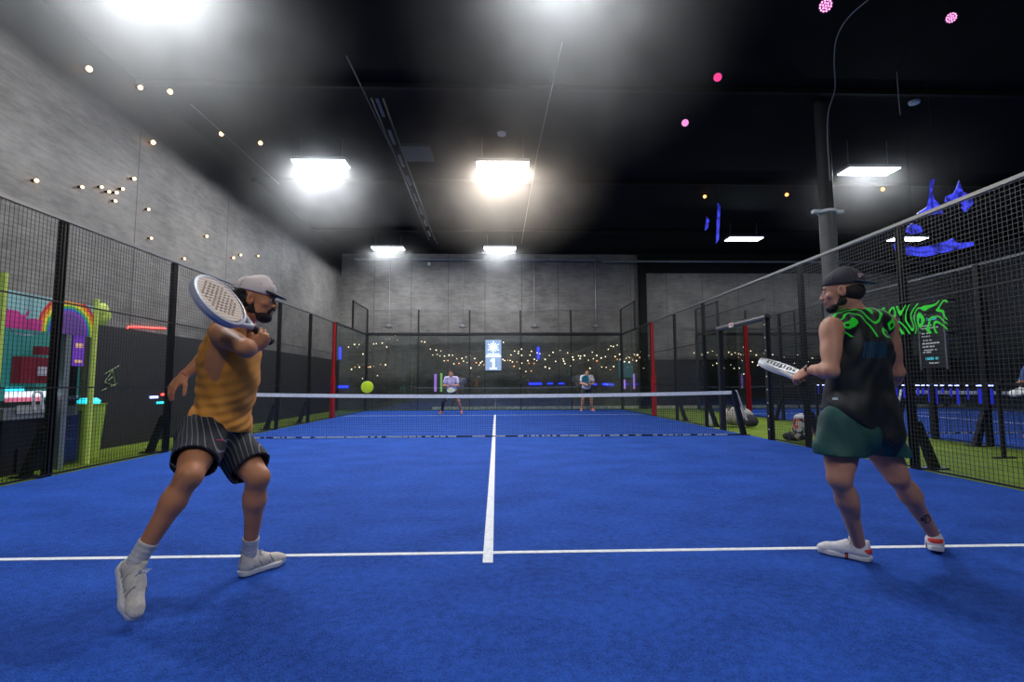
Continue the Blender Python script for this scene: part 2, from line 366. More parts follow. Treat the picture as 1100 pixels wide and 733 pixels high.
# ================================================================ LAMPS
LK = .8
def lamp(x, y, z, warm, lab, power=330, w=1.15, d=.42, drop=True):
    t = thing('ceiling_light', (x, y, z), lab, 'ceiling light', 'high bay panel lights on the ceiling')
    b = MB().box((x - w / 2 - .02, y - d / 2 - .02, z), (x + w / 2 + .02, y + d / 2 + .02, z + .07))
    b.build('housing', mat('lamp_housing', (.5, .5, .52), .4, .4), t, bevel=.01)
    MB().box((x - w / 2, y - d / 2, z - .012), (x + w / 2, y + d / 2, z - .001)).build('diffuser', LAMPW if warm else LAMP, t)
    for s in (-1, 1): MB().tube([(x + s * w * .4, y, z + .06), (x + s * w * .4, y, ZC)], .006, 5).build('hanger_wire', STEEL, t)
    l = bpy.data.lights.new('panel_light', 'AREA'); l.shape = 'RECTANGLE'; l.size = w * .98; l.size_y = d * .98; l.energy = power * LK * .84
    l.color = (1, .88, .76) if warm else (.93, .96, 1); l.spread = R(180)
    l2 = bpy.data.lights.new('panel_glow', 'POINT'); l2.energy = power * LK * .2; l2.shadow_soft_size = .04; l2.color = (1, .74, .54) if warm else (.74, .86, 1)
    o2 = bpy.data.objects.new('panel_glow', l2); COL.objects.link(o2); o2.location = (x, y, z - .09); o2.parent = t; o2.matrix_parent_inverse = parent_inv(t)
    o = bpy.data.objects.new('panel_light', l); COL.objects.link(o); o.location = (x, y, z - .02); o.parent = t; o.matrix_parent_inverse = parent_inv(t)
LAMPS = [(345, 176, 11.4, 0, 'second panel light from the near end above the left fence side'), (540, 178, 11.4, 1, 'warm glowing panel light over the middle of the court'),
 (417, 267, 18.9, 0, 'left panel light of the pair near the far wall'), (537, 267, 18.9, 0, 'right panel light of the pair near the far wall'),
 (799, 257, 17.6, 0, 'panel light over the far end of the neighbouring court, left one'), (933, 184, 11.6, 0, 'panel light beside the round grey column'),
 (975, 257, 17.6, 0, 'panel light seen through the top of the right fence')]
haze_pts = []
for u, v, d, wm, lb in LAMPS:
    p = at(u, v, d); p.z = min(p.z, ZC - .12)
    lamp(p.x, p.y, p.z, wm, lb, 340 if u < 600 else 220); haze_pts.append(p)
for x, y, lb in ((-4.1, -4.3, 'bright panel light above the near left of the court, at the top edge'), (.9, -4.4, 'bright panel light above the near middle of the court, at the top edge')):
    lamp(x, y, 6.25, 0, lb, 260)
for x, y, lb in ((-1.6, -13.0, 'unseen fill panel light added behind the camera, left one'), (1.8, -13.0, 'unseen fill panel light added behind the camera, right one'), (8.6, -5, 'panel light above the near end of the green strip'), (14.5, -4, 'panel light over the near end of the neighbouring court')):  # the first two are unseen fill lamps added behind the camera
    lamp(x, y, 6.25, 0, lb, 165 if y < -12 else 80)
# ================================================================ CEILING SERVICES
MB().tube([(-5.8, YF - .35, 6.22), (4.2, YF - .35, 6.22)], .035, 8).build('ceiling_pipe', STEEL, label='long thin grey pipe below the ceiling behind the two far lights', cat='pipe')
MB().tube([(4.5, YF - .5, 6.14), (XR, YF - .5, 6.14)], .05, 8).build('ceiling_pipe', STEEL, label='thicker grey pipe running right along the top of the far wall', cat='pipe')
for (u0, v0, d0, u1, v1, d1, r, lb) in ((604, 45, 7.5, 577, 165, 11.5, .012, 'thin bright conduit on the ceiling just right of the warm middle light'), (577, 165, 11.5, 560, 262, 19.5, .012, 'far run of the thin conduit leading down to the far wall'),
    (372, 60, 7.8, 470, 262, 19.5, .02, 'dark conduit running away over the left half of the court'), (205, 112, 11, 300, 198, 15, .015, 'dark conduit close to the top of the left wall')):
    a, b = onplane(u0, v0, 2, ZC - .25), onplane(u1, v1, 2, ZC - .25)
    MB().tube([a, b], r * .6, 6).build('ceiling_conduit', mat('conduit_dark', (.1, .1, .1), .5, .4) if r > .012 else STEEL, label=lb, cat='conduit')
# dashed cable tray
ct = thing('cable_tray', onplane(405, 105, 2, ZC - .3), 'black slotted cable tray running along the ceiling left of the middle light', 'cable tray')
a, b = onplane(405, 105, 2, ZC - .3), onplane(464, 258, 2, ZC - .3)
dv = (b - a); ln = dv.length; dn = dv.normalized(); sd = dn.cross(Vector((0, 0, 1)))
MB().tube([a + sd * .1, b + sd * .1], .018, 5).tube([a - sd * .1, b - sd * .1], .018, 5).build('side_rail', BLACK, ct)
gl = mat('tray_glint', (.12, .13, .14), .3, .8)
k = 0.
while k < ln - .8:
    MB().cbox(a + dn * (k + .3) + Vector((0, 0, -.02)), (.03, .32, .012), frame((0, 0, 1), sd)).build('tray_segment', gl, ct); k += 1.15
# duct hatch
hp = onplane(448, 165, 2, ZC - .06)
MB().box((hp.x - .35, hp.y - .4, ZC - .08), (hp.x + .35, hp.y + .4, ZC)).build('ceiling_vent', mat('vent_dark', (.035, .035, .037), .5), label='square dark vent on the ceiling right of the cable tray', cat='vent')
# sprinkler heads / detectors
for u, v, lb in ((982, 109, 'small oval white detector on the dark ceiling at the upper right'), (539, 143, 'small round white detector just above the warm middle light')):
    p = onplane(u, v, 2, ZC); MB().lathe((p.x, p.y, ZC - .06), [(.03, 0), (.09, .015), (.1, .06)], 20).build('smoke_detector', WHITE, smooth=False, label=lb, cat='smoke detector')
# round column with clamp and cable
cx, cy = 6.45, -.75
col = thing('round_column', (cx, cy, 0), 'round grey column rising behind the right fence beside the man in black', 'column')
MB().lathe((cx, cy, 0), [(.145, 0), (.145, 4.35)], 32).build('lower_shaft', mat('column_paint', (.085, .088, .09), .5, noise=(3, .15)), col, smooth=False)
MB().lathe((cx, cy, 4.35), [(.125, 0), (.125, ZC - 4.35)], 32).build('upper_shaft', mat('column_dark', (.016, .016, .017), .6), col)
c = MB().lathe((cx, cy, 4.3), [(.15, 0), (.165, .01), (.165, .05), (.15, .06)], 24).build('clamp_ring', WHITE, col)
for s in (-1, 1): MB().cbox((cx + s * .22, cy - .02, 4.33), (.08, .05, .035)).build('clamp_bracket', WHITE, c, bevel=.01)
pts = [at(892, 194, 9.5), at(889, 150, 9.5), at(890, 120, 9.4), at(897, 95, 9.2), at(896, 65, 9.0), at(899, 40, 8.9), at(912, 18, 8.7), at(935, -2, 8.6)]
pts = [p if p.z < ZC - .05 else onplane(u_, v_, 2, ZC - .03) for p, (u_, v_) in zip(pts, ((892, 194), (889, 150), (890, 120), (897, 95), (896, 65), (899, 40), (912, 18), (935, -2)))]
sm = []
for i in range(len(pts) - 1):
    p0, p1, p2, p3 = pts[max(i - 1, 0)], pts[i], pts[i + 1], pts[min(i + 2, len(pts) - 1)]
    for t in (0, .25, .5, .75):
        sm.append(.5 * ((2 * p1) + (p2 - p0) * t + (2 * p0 - 5 * p1 + 4 * p2 - p3) * t * t + (3 * p1 - p0 - 3 * p2 + p3) * t ** 3))
sm.append(pts[-1]); sm = [Vector((p.x, p.y, min(p.z, ZC - .02))) for p in sm]
MB().tube(sm, .008, 6).build('hanging_cable', mat('cable_grey', (.3, .3, .3), .5), label='thin grey cable curving down from the ceiling to the round column', cat='cable')
p = at(967, 130, 9); MB().tube([(p.x, p.y, ZC), (p.x, p.y, ZC - .55), (p.x + .01, p.y, ZC - .8)], .006, 6).build('hanging_cable', MATS['cable_grey'], label='short loose cable end hanging straight down right of the column', cat='cable')
# ---- warm glass reflections, built as added bulbs with sockets on wall / ceiling
def shell(u, v, m=.0):
    c = [onplane(u, v, 0, XL), onplane(u, v, 2, ZC)] if u < 500 else [onplane(u, v, 2, ZC)]
    c = [q for q in c if (q - CAM).dot(FWD) > 0]
    return min(c, key=lambda q: (q - CAM).length)
def bulb(p, nrm, r, m, lab, cat='bulb', group=None):
    t = thing('reflected_bulb', p, lab, cat, group); n = Vector(nrm)
    MB().lathe(p, [(.02, 0), (.02, .045), (.012, .05)], 10, frame(n, (0, 1, 0))).build('socket', BLACK, t)
    MB().ball(p + n * (.045 + r * .9), r, 10).build('glass_globe', m, t, smooth=True)
WB = [(90, 74, .05), (146, 94, .045), (183, 94, .05), (238, 140, .05), (280, 150, .05), (160, 153, .045), (34, 194, .03), (84, 201, .026), (105, 201, .026), (113, 206, .026), (121, 207, .03), (128, 203, .026), (140, 192, .032), (120, 216, .025), (156, 225, .026), (159, 256, .024), (219, 254, .03), (195, 278, .024), (248, 277, .028), (256, 274, .026), (275, 275, .024)]
for u, v, r in WB:
    p = shell(u, v); nrm = (1, 0, 0) if abs(p.x - XL) < .01 else (0, 0, -1)
    bulb(p, nrm, r * .85, BULB, 'added small warm bulb imitating a reflection, high on the grey left wall', 'bulb', 'added warm bulbs imitating reflections on the left wall')
for u, v in ((757, 208), (845, 206), (948, 200)):
    p = shell(u, v); bulb(p, (0, 0, -1), .05, BULBO, 'added tiny orange bulb imitating a reflection, on the ceiling right of the court centre', 'bulb', 'added orange bulbs imitating reflections on the dark right ceiling')
# ---- par lights added to imitate pink lights reflected in the glass
def par(u, v, lab, m, s=1.):
    p = onplane(u, v, 2, ZC - .32); t = thing('reflected_stage_light', p, lab, 'stage light')
    d = (CAM + Vector((0, 1.5, 0)) - p).normalized(); fr = frame(d, (0, 0, 1))
    MB().lathe(p - d * .16, [(.06 * s, 0), (.09 * s, .03), (.1 * s, .15), (.1 * s, .16)], 20, fr).build('can', BLACK, t)
    MB().box((p.x - .012, p.y - .012, p.z), (p.x + .012, p.y + .012, ZC + .01)).build('bracket', BLACK, t)
    le = MB()
    for i, rr in ((1, 0), (6, .035), (12, .068)):
        for k in range(i): a = 2 * math.pi * k / i; le.ball(p + fr @ Vector((math.cos(a) * rr * s, math.sin(a) * rr * s, .004)), .0135 * s, 8)
    le.build('led_cluster', m, t)
par(887, 6, 'added pale pink LED light imitating a reflection at the top edge above the column', PINKW, 1.0)
par(1022, 19, 'added pink LED light imitating a reflection in the top right corner', PINKW, .8)
par(771, 83, 'added small magenta LED light imitating a reflection on the ceiling, upper of two left of the column', PINK, .8)
par(736, 132, 'added small pink LED light imitating a reflection on the ceiling, lower of two left of the column', PINKW, .8)
# ---- blue reflections at the right, shaped as added glowing leaves
def leaf(pts, d, lab, m=BLED, name='reflected_leaf', cat='ceiling decoration'):
    c = at(sum(p[0] for p in pts) / len(pts), sum(p[1] for p in pts) / len(pts), d); q = [at(u, v, d) - c for u, v in pts]
    X = RIGHT; Y = UP; m3 = Matrix((X, Y, X.cross(Y))).transposed()
    t = thing(name, c, lab, cat)
    MB().poly([(v.dot(X), v.dot(Y)) for v in q], .01, m3, c).build('blade', m, t)
    top = max(q, key=lambda v: v.z); MB().tube([c + top, Vector(((c + top).x, (c + top).y, ZC))], .003, 5).build('wire', BLACK, t)
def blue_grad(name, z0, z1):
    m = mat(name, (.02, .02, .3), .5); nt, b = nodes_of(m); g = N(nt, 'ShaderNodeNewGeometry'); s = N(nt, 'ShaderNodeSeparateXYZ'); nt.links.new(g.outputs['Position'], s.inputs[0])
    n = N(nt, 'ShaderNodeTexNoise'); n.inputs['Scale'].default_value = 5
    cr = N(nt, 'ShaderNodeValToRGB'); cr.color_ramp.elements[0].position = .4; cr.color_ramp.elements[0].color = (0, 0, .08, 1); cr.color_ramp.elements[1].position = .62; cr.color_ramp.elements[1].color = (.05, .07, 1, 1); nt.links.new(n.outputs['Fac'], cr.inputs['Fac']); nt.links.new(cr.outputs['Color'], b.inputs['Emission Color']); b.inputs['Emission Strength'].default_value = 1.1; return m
BG = blue_grad('blue_reflection', 4, 6)
leaf([(1004, 192), (1001, 205), (1003, 214), (1010, 221), (1013, 229), (998, 231), (985, 230), (996, 222), (999, 208), (999, 194)], 9.0, 'added long wavy blue glowing shape for a reflection at the upper right', BG)
leaf([(1030, 194), (1027, 203), (1024, 208), (1016, 211), (1015, 217), (1024, 216), (1033, 213), (1044, 211), (1045, 219), (1037, 228), (1033, 224), (1040, 209), (1034, 206)], 9.3, 'added blue glowing shape with a pointed tip for the reflection furthest right', BG)
leaf([(975, 243), (980, 240), (989, 243), (991, 250), (980, 252), (973, 249)], 10.0, 'added small blue glowing blob for a reflection above the light behind the fence', BG)
leaf([(960, 262), (985, 266), (1005, 263), (1018, 259), (1023, 256), (1028, 261), (1045, 260), (1046, 264), (1020, 270), (995, 276), (975, 274), (962, 270)], 10.0, 'added wide wavy blue glowing strip for a reflection behind the top of the right fence', BG)
leaf([(771, 218), (774, 222), (773, 238), (772, 258), (769, 262), (770, 240)], 14.0, 'added thin blue glowing strip for a reflection left of the neighbouring court light', BG)
leaf([(759, 233), (762, 236), (760, 246), (757, 248)], 14.0, 'added small blue glowing sliver for a reflection left of the thin blue strip', BG)
# ---- blue LED fringe bar, added in place of a reflected light row
lb = thing('reflected_led_bar', (7.0, -1, 0), 'added row of blue LED lights with strips, imitating a reflection behind the right fence', 'light bar')
MB().box((6.97, -3.35, 1.02), (7.03, .8, 1.05)).build('bar', BLACK, lb)
for y in (-3.3, .75): MB().box((6.98, y - .02, 0), (7.02, y + .02, 1.02)).build('leg', BLACK, lb)
for y in (-3.3, .75): MB().box((6.85, y - .03, 0), (7.15, y + .03, .02)).build('foot', BLACK, lb)
random.seed(5); y = -3.25
while y < .7:
    w = random.uniform(.04, .09); h = random.uniform(.08, .26)
    MB().box((6.965, y, .985), (6.98, y + w * .8, 1.01)).build('led_head', BLEDW, lb)
    MB().box((6.975, y + .01, .95 - h), (6.98, y + w * .7, .95)).build('light_strip', mat('blue_strip', (.01, .01, .2), .5, emit=(.01, .02, .8), es=.55), lb)
    y += w + random.uniform(.03, .12)
l = bpy.data.lights.new('added_blue_light', 'AREA'); l.energy = 14; l.color = (.05, .1, 1); l.shape = 'RECTANGLE'; l.size = .2; l.size_y = 3.8  # extra lamp added to throw blue light from the bar
o = bpy.data.objects.new('added_blue_light', l); COL.objects.link(o); o.location = (6.9, -1.3, .98); o.rotation_euler = (0, R(70), 0); o.parent = lb; o.matrix_parent_inverse = parent_inv(lb)
# ---- board added on the neighbouring fence for a reflected menu
mb = thing('reflected_board', (8.0, -1.2, 1.5), 'added black board imitating a reflected menu with small white and cyan text', 'sign board')
MB().box((7.96, -1.45, 1.3), (7.99, -.93, 2.28)).build('panel', mat('board_black', (.015, .016, .018), .4), mb)
for fy in (-1.48, -.93): MB().box((7.95, fy, 1.27), (7.975, fy + .03, 2.31)).build('side_frame', STEEL, mb)
TW = mat('text_white', (.6, .62, .65), .5, emit=(.8, .85, .9), es=.35); TC = mat('text_cyan', (.1, .5, .6), .5, emit=(.05, .55, .7), es=.7)
def glyph_row(x, y0, z, w, h, n, m, par, nm):
    b = MB(); random.seed(int(z * 100))
    for i in range(n):
        if random.random() < .15: continue
        a = y0 - i * w; b.box((x - .002, a - w * .72, z), (x, a, z + h * random.choice((1, .8, 1, 1.1))))
    b.build(nm, m, par)
glyph_row(7.96, -.99, 2.17, .03, .045, 11, TC, mb, 'heading')
for i, (z, n) in enumerate(((2.07, 9), (2.02, 14), (1.93, 8), (1.87, 7), (1.80, 8), (1.74, 14), (1.68, 10), (1.62, 12), (1.58, 7))): glyph_row(7.96, -.98, z, .026, .022, n, TW, mb, 'text_row')
glyph_row(7.96, -1.03, 1.45, .035, .045, 9, TC, mb, 'heading')
glyph_row(7.96, -1.1, 1.38, .03, .025, 7, TW, mb, 'text_row')
# ---- green glass reflection, painted as swirls on the vest and an added banner
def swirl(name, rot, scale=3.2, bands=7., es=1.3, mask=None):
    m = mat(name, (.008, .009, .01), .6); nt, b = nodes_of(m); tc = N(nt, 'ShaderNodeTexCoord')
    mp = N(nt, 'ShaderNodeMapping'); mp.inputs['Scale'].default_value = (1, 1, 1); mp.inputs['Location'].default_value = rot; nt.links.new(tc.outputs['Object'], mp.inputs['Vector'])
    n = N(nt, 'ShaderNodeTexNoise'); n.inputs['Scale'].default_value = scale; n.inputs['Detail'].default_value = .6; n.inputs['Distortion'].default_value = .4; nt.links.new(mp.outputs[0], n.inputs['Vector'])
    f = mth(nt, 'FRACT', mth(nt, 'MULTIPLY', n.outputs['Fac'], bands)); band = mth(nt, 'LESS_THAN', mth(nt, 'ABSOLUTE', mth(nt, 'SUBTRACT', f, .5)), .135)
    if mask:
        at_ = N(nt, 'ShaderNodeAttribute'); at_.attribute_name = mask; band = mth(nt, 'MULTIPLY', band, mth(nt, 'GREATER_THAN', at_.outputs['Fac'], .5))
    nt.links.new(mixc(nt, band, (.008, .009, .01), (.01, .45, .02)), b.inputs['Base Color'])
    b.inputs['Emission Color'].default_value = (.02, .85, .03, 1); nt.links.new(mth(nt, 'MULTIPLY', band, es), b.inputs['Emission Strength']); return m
bn = thing('swirl_reflection', (4.99, -4.0, 1.6), 'added see-through panel of glowing green swirls imitating a reflection over the right fence', 'banner')
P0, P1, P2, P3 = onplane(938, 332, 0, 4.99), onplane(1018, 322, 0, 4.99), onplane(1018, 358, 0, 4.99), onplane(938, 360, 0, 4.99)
bm_ = swirl('reflection_swirl', (3, 1.3, 0.4), 3.4, 7, .2); nt, b = nodes_of(bm_)
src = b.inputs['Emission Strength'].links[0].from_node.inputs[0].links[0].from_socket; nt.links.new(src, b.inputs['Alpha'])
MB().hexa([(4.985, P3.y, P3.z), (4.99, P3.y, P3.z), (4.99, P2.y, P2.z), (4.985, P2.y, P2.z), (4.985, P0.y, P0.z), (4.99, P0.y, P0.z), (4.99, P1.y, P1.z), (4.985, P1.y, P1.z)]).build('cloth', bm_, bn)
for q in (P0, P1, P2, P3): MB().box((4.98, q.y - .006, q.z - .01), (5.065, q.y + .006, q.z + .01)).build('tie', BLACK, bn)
# ================================================================ FAR GLASS: string lights, poster, LEDs added behind it for its reflections
def sbulb_string(pts, sag, n, lab, r=.03, yj=.0, mats=(BULBW,), grp='added string bulbs imitating reflections in the far glass'):
    a, b = Vector(pts[0]), Vector(pts[1]); P = []
    for i in range(n * 2 + 1):
        t = i / (n * 2); p = a.lerp(b, t); p.z -= sag * 4 * t * (1 - t); P.append(p)
    cable = MB().tube(P, .004, 4)
    for i in range(n):
        t = (i + random.uniform(.15, .85)) / n; p = a.lerp(b, t); p.z -= sag * 4 * t * (1 - t); top = p.copy(); p.z -= .02 + random.random() ** 2 * .5; cable.tube([top, p], .0025, 3)
        m = random.choice(mats); k = thing('reflected_string_bulb', p, None, None); tag(k, 'added tiny warm bulb imitating a reflection in the far glass', 'bulb', grp)
        MB().ball(p, r * random.uniform(.6, 1.05), 6).build('globe', m, k)
    cable.build('added_light_string', BLACK, label=lab, cat='cable')
def fw(u, v, Y=10.9): return onplane(u, v, 1, Y)
random.seed(11)
ST = [((372, 368), (418, 366), .1, 9, 'added cable for reflected bulbs at the left end of the far glass, top row', (BULBW,)), ((376, 392), (416, 388), .15, 10, 'added cable for reflected bulbs at the left end of the far glass, lower row', (BULBW, BULBO)),
 ((450, 362), (520, 378), .35, 16, 'added cable for reflected bulbs left of the poster, top row', (BULBW,)), ((466, 378), (522, 386), .2, 12, 'added cable for reflected bulbs left of the poster, second row', (BULBW, BULBO)),
 ((540, 367), (612, 372), .3, 15, 'added cable for reflected bulbs right of the poster, top row', (BULBW,)), ((538, 384), (578, 386), .12, 13, 'added cable for reflected bulbs right of the poster, dense second row', (BULBW, BULBO)),
 ((545, 374), (628, 380), .25, 12, 'added cable for reflected bulbs right of the poster, middle row', (BULBW,)), ((606, 378), (668, 362), .3, 15, 'added cable for reflected bulbs above the far right player, top row', (BULBW,)),
 ((632, 384), (690, 380), .15, 14, 'added cable for reflected bulbs at the right end of the far glass, lower row', (BULBW, BULBO)), ((655, 370), (692, 376), .2, 8, 'added cable for reflected bulbs at the right end of the far glass, middle row', (BULBW,)),
 ((742, 372), (800, 372), .2, 14, 'added cable for reflected bulbs seen through the open gate, top row', (BULBW,)), ((752, 388), (820, 384), .15, 14, 'added cable for reflected bulbs seen through the open gate, lower row', (BULBW,)), ((800, 374), (876, 378), .2, 14, 'added cable for reflected bulbs right of the open gate', (BULBW,))]
for a, b, sg, n, lb_, ms in ST: sbulb_string((fw(*a), fw(*b)), sg, n, lb_, mats=ms)
# glowing poster added for a screen mirrored in the far glass
po = thing('reflected_screen', fw(530, 382), 'added tall pale blue glowing panel imitating a reflected screen with a large white 1', 'poster')
a, b = fw(521.5, 365.5, YF - .02), fw(538.5, 398, YF - .02)
def pg():
    m = mat('poster_blue', (.35, .45, .6), .5, emit=(.28, .38, .68), es=1.5); return m
MB().box((a.x, YF - .05, b.z), (b.x, YF + .005, a.z)).build('panel', pg(), po)
cxp = (a.x + b.x) / 2; PWt = mat('poster_white', (.9, .93, 1), .5, emit=(.85, .92, 1), es=2.6)
MB().poly([(-.15, 0), (.15, 0), (.15, .07), (.055, .07), (.055, .46), (-.03, .46), (-.13, .39), (-.13, .31), (-.045, .345), (-.045, .07), (-.15, .07)], .004, Matrix(((1, 0, 0), (0, 0, -1), (0, 1, 0))), (cxp, YF - .056, b.z + .04)).build('numeral', PWt, po)
e = MB()
for k in range(12):
    an = k * math.pi / 6; d = Vector((math.cos(an), 0, math.sin(an))); c0 = Vector((cxp, YF - .055, a.z - .3))
    e.tube([c0 + d * .08, c0 + d * (.2 + .06 * (k % 2))], .018, 4)
e.lathe((cxp, YF - .055, a.z - .3), [(.06, 0), (.06, .004)], 12, frame((0, -1, 0)))
e.build('starburst_emblem', PWt, po)
MB().box((a.x + .02, YF - .056, b.z + .55), (b.x - .02, YF - .051, b.z + .63)).box((a.x + .08, YF - .056, b.z + .66), (b.x - .08, YF - .051, b.z + .7)).build('text_band', PWt, po)
def led(u0, v0, u1, v1, m, lab, Y=YF - .03, nm='reflected_led'):  # glowing strips put in for lights mirrored in the far glass
    a, b = fw(u0, v0, Y), fw(u1, v1, Y)
    MB().box((min(a.x, b.x), Y - .02, min(a.z, b.z)), (max(a.x, b.x), YF + .005, max(a.z, b.z))).build(nm, m, label=lab, cat='led strip')
led(362, 373, 366, 386, BLED, 'added short upright blue strip for a reflection behind the far left corner of the glass')
led(361, 414.5, 374, 417, BLED, 'added short level blue strip for a reflection low behind the far left corner of the glass')
led(577, 373, 579.5, 386, BLED, 'added thin upright blue strip for a reflection right of the poster')
led(568, 411.5, 582, 413.5, BLED, 'added level blue strip for a reflection low on the far wall, first right of the poster')
led(588, 411.5, 594, 413, BLED, 'added level blue strip for a reflection low on the far wall, second right of the poster')
led(600, 411.5, 606, 413, BLED, 'added level blue strip for a reflection low on the far wall, third right of the poster')
led(637, 412, 641, 414, BLED, 'added tiny blue strip for a reflection just right of the far right player')
led(647, 412, 653, 414, BLED, 'added tiny blue strip for a reflection, second right of the far right player')
led(466.5, 402, 469, 421, PURL, 'added upright purple column for a reflection left of the far left player')
led(473, 401, 475, 421, GRNL, 'added thin upright green column for a reflection beside the purple one')
led(670, 408, 672, 418, PURL, 'added short upright purple strip for a reflection near the right end of the far glass')
led(680, 402, 682, 418, PURL, 'second added short upright purple strip for a reflection beside the red post')
a, b = fw(664, 388, YF - .03), fw(680, 406, YF - .03)
MB().box((a.x, YF - .04, b.z), (b.x, YF - .0, a.z)).build('wall_screen', mat('dim_screen', (.05, .1, .12), .3, emit=(.1, .25, .3), es=.3), label='dim grey-green screen at the right end of the far wall', cat='screen')
for u, lb_ in ((418, 'leftmost'), (497, 'second'), (574, 'third'), (640, 'rightmost')):
    p = fw(u, 350, YF); t = thing('junction_box', p, lb_ + ' of the four small grey junction boxes on conduits of the far wall', 'junction box')
    MB().box((p.x - .07, YF - .06, p.z - .06), (p.x + .07, YF + .005, p.z + .06)).box((p.x - .16, YF - .05, p.z - .03), (p.x + .16, YF + .005, p.z + .0)).build('box', STEEL, t)
    MB().tube([(p.x, YF - .02, p.z + .05), (p.x, YF - .02, 6.4)], .014, 6).build('conduit', STEEL, t)
p = fw(461, 284, YF); MB().ball((p.x, YF - .05, p.z), .07, 12, (1, .8, 1.2)).build('wall_sensor', WHITE, label='small white sensor high on the far wall between the two lights', cat='sensor', smooth=True)
# reflected lights built as an added red tube and bars on left wall
a, b = onplane(138, 351, 0, XL + .012), onplane(178, 353, 0, XL + .012)
MB().tube([a + Vector((-.03, 0, -.05)), a, b], .014, 8).build('reflected_tube', REDL, label='added red tube imitating a reflection on the dark lower left wall', cat='neon tube')
for (u0, u1, v, m, lab) in ((162, 170, 427, BLEDW, 'added small blue bar for a reflection low on the left wall'), (174, 181, 424, REDL, 'added small red bar for a reflection low on the left wall'), (169, 180, 433, CYANL, 'added small cyan bar for a reflection low on the left wall')):
    a, b = onplane(u0, v, 0, XL + .02), onplane(u1, v, 0, XL + .02)
    MB().box((XL, a.y, a.z - .02), (XL + .02, b.y, a.z + .02)).build('reflected_led', m, label=lab, cat='led strip')
# ================================================================ LIME KIOSK added behind left fence to imitate a glass reflection
ya, yb = -4.42, -3.10
kf = thing('reflected_kiosk', (-5.75, -4, 0), 'added lime framed booth with rainbow mural, imitating a reflection over the left fence', 'booth')
xk = -5.42
MB().tube([(xk, yb, 0), (xk, yb, 2.22)], .035, 10).build('frame_post', LIME, kf)
MB().tube([(xk, ya, 0), (xk, ya, 2.3)], .035, 10).build('frame_post', LIME, kf)
def kb_(u0, v0, u1, v1, X, th, name, m):
    p, q = onplane(u0, v0, 0, X), onplane(u1, v1, 0, X)
    return MB().box((X - th, min(p.y, q.y), min(p.z, q.z)), (X, max(p.y, q.y), max(p.z, q.z))).build(name, m, kf)
kb_(6, 346, 84, 428, -5.98, .03, 'back_panel', mat('teal_panel', (.02, .17, .16), .6, emit=(.03, .26, .24), es=.22))
def rainbow():
    m = mat('rainbow_mural', (.2, .45, .42), .6); nt, b = nodes_of(m); tc = N(nt, 'ShaderNodeTexCoord'); s = N(nt, 'ShaderNodeSeparateXYZ'); nt.links.new(tc.outputs['Object'], s.inputs[0])
    y = mth(nt, 'SUBTRACT', s.outputs[1], .28); z = mth(nt, 'SUBTRACT', s.outputs[2], 1.72)
    d = mth(nt, 'SQRT', mth(nt, 'ADD', mth(nt, 'MULTIPLY', y, y), mth(nt, 'MULTIPLY', z, z)))
    r = N(nt, 'ShaderNodeValToRGB'); r.color_ramp.interpolation = 'CONSTANT'; el = r.color_ramp.elements
    cs = [(0, (.12, .05, .25)), (.5, (.25, .05, .4)), (.56, (.03, .1, .5)), (.62, (.05, .4, .1)), (.69, (.7, .6, .03)), (.77, (.75, .2, .02)), (.85, (.55, .03, .03)), (.93, (.22, .42, .42))]
    el[0].position = 0; el[0].color = (*cs[0][1], 1); el[1].position = cs[1][0]; el[1].color = (*cs[1][1], 1)
    for p, c in cs[2:]: q = el.new(p); q.color = (*c, 1)
    nt.links.new(mth(nt, 'DIVIDE', d, .5), r.inputs['Fac'])
    # pink hills at left
    n = N(nt, 'ShaderNodeTexNoise'); n.inputs['Scale'].default_value = 4; nt.links.new(tc.outputs['Object'], n.inputs['Vector'])
    hill = mth(nt, 'LESS_THAN', mth(nt, 'ADD', s.outputs[2], mth(nt, 'MULTIPLY', n.outputs['Fac'], -.5)), 1.62)
    left = mth(nt, 'LESS_THAN', s.outputs[1], -.12)
    c = mixc(nt, mth(nt, 'MULTIPLY', hill, left), r.outputs['Color'], (.5, .03, .22))
    nt.links.new(c, b.inputs['Base Color']); nt.links.new(c, b.inputs['Emission Color']); b.inputs['Emission Strength'].default_value = .22
    return m
# mural header panel (local coordinates: y,z about the booth)
o = MB().box((-.02, -.7, 1.7), (.02, .66, 2.12)).build('mural_header', rainbow(), None); o.parent = kf; o.location = (xk + .42 - .0 - (-5.75) - 6.0 + 5.42 - .2, 0, 0)
o.location = (.3, .22, 0)
kb_(4, 344, 66, 349, -5.45, .03, 'header_rail', mat('pale_rail', (.5, .6, .62), .5, emit=(.6, .75, .75), es=.5))
kb_(4, 446, 84, 505, -5.62, .3, 'counter', BLACK)
kb_(4, 440, 84, 446, -5.58, .34, 'counter_top', mat('counter_grey', (.25, .26, .27), .4))
MB().box((-6.0, -3.9, .02), (-5.6, -3.35, .3)).build('plinth', BLACK, kf)
kb_(24, 383, 52, 412, -5.84, .12, 'maroon_cabinet', mat('maroon', (.14, .012, .02), .5, emit=(.3, .02, .05), es=.12))
kb_(42, 394, 50, 404, -5.82, .015, 'cabinet_note', WHITE)
kb_(44, 372, 58, 382, -5.84, .1, 'maroon_box', MATS['maroon'])
kb_(8, 421, 62, 426.5, -5.6, .03, 'light_rail', mat('white_glow', (.7, .75, .8), .4, emit=(.8, .9, 1), es=1.1))
kb_(8, 427.5, 44, 431, -5.6, .03, 'pink_rail', mat('pink_rail', (.6, .15, .25), .4, emit=(.8, .2, .3), es=.5))
kb_(10, 416, 26, 420, -5.62, .05, 'cyan_lid', CYANL)
tq = [onplane(u, v, 0, -5.55) for u, v in ((36, 440), (36, 424), (38, 421), (43, 421), (45, 424), (45, 440))]
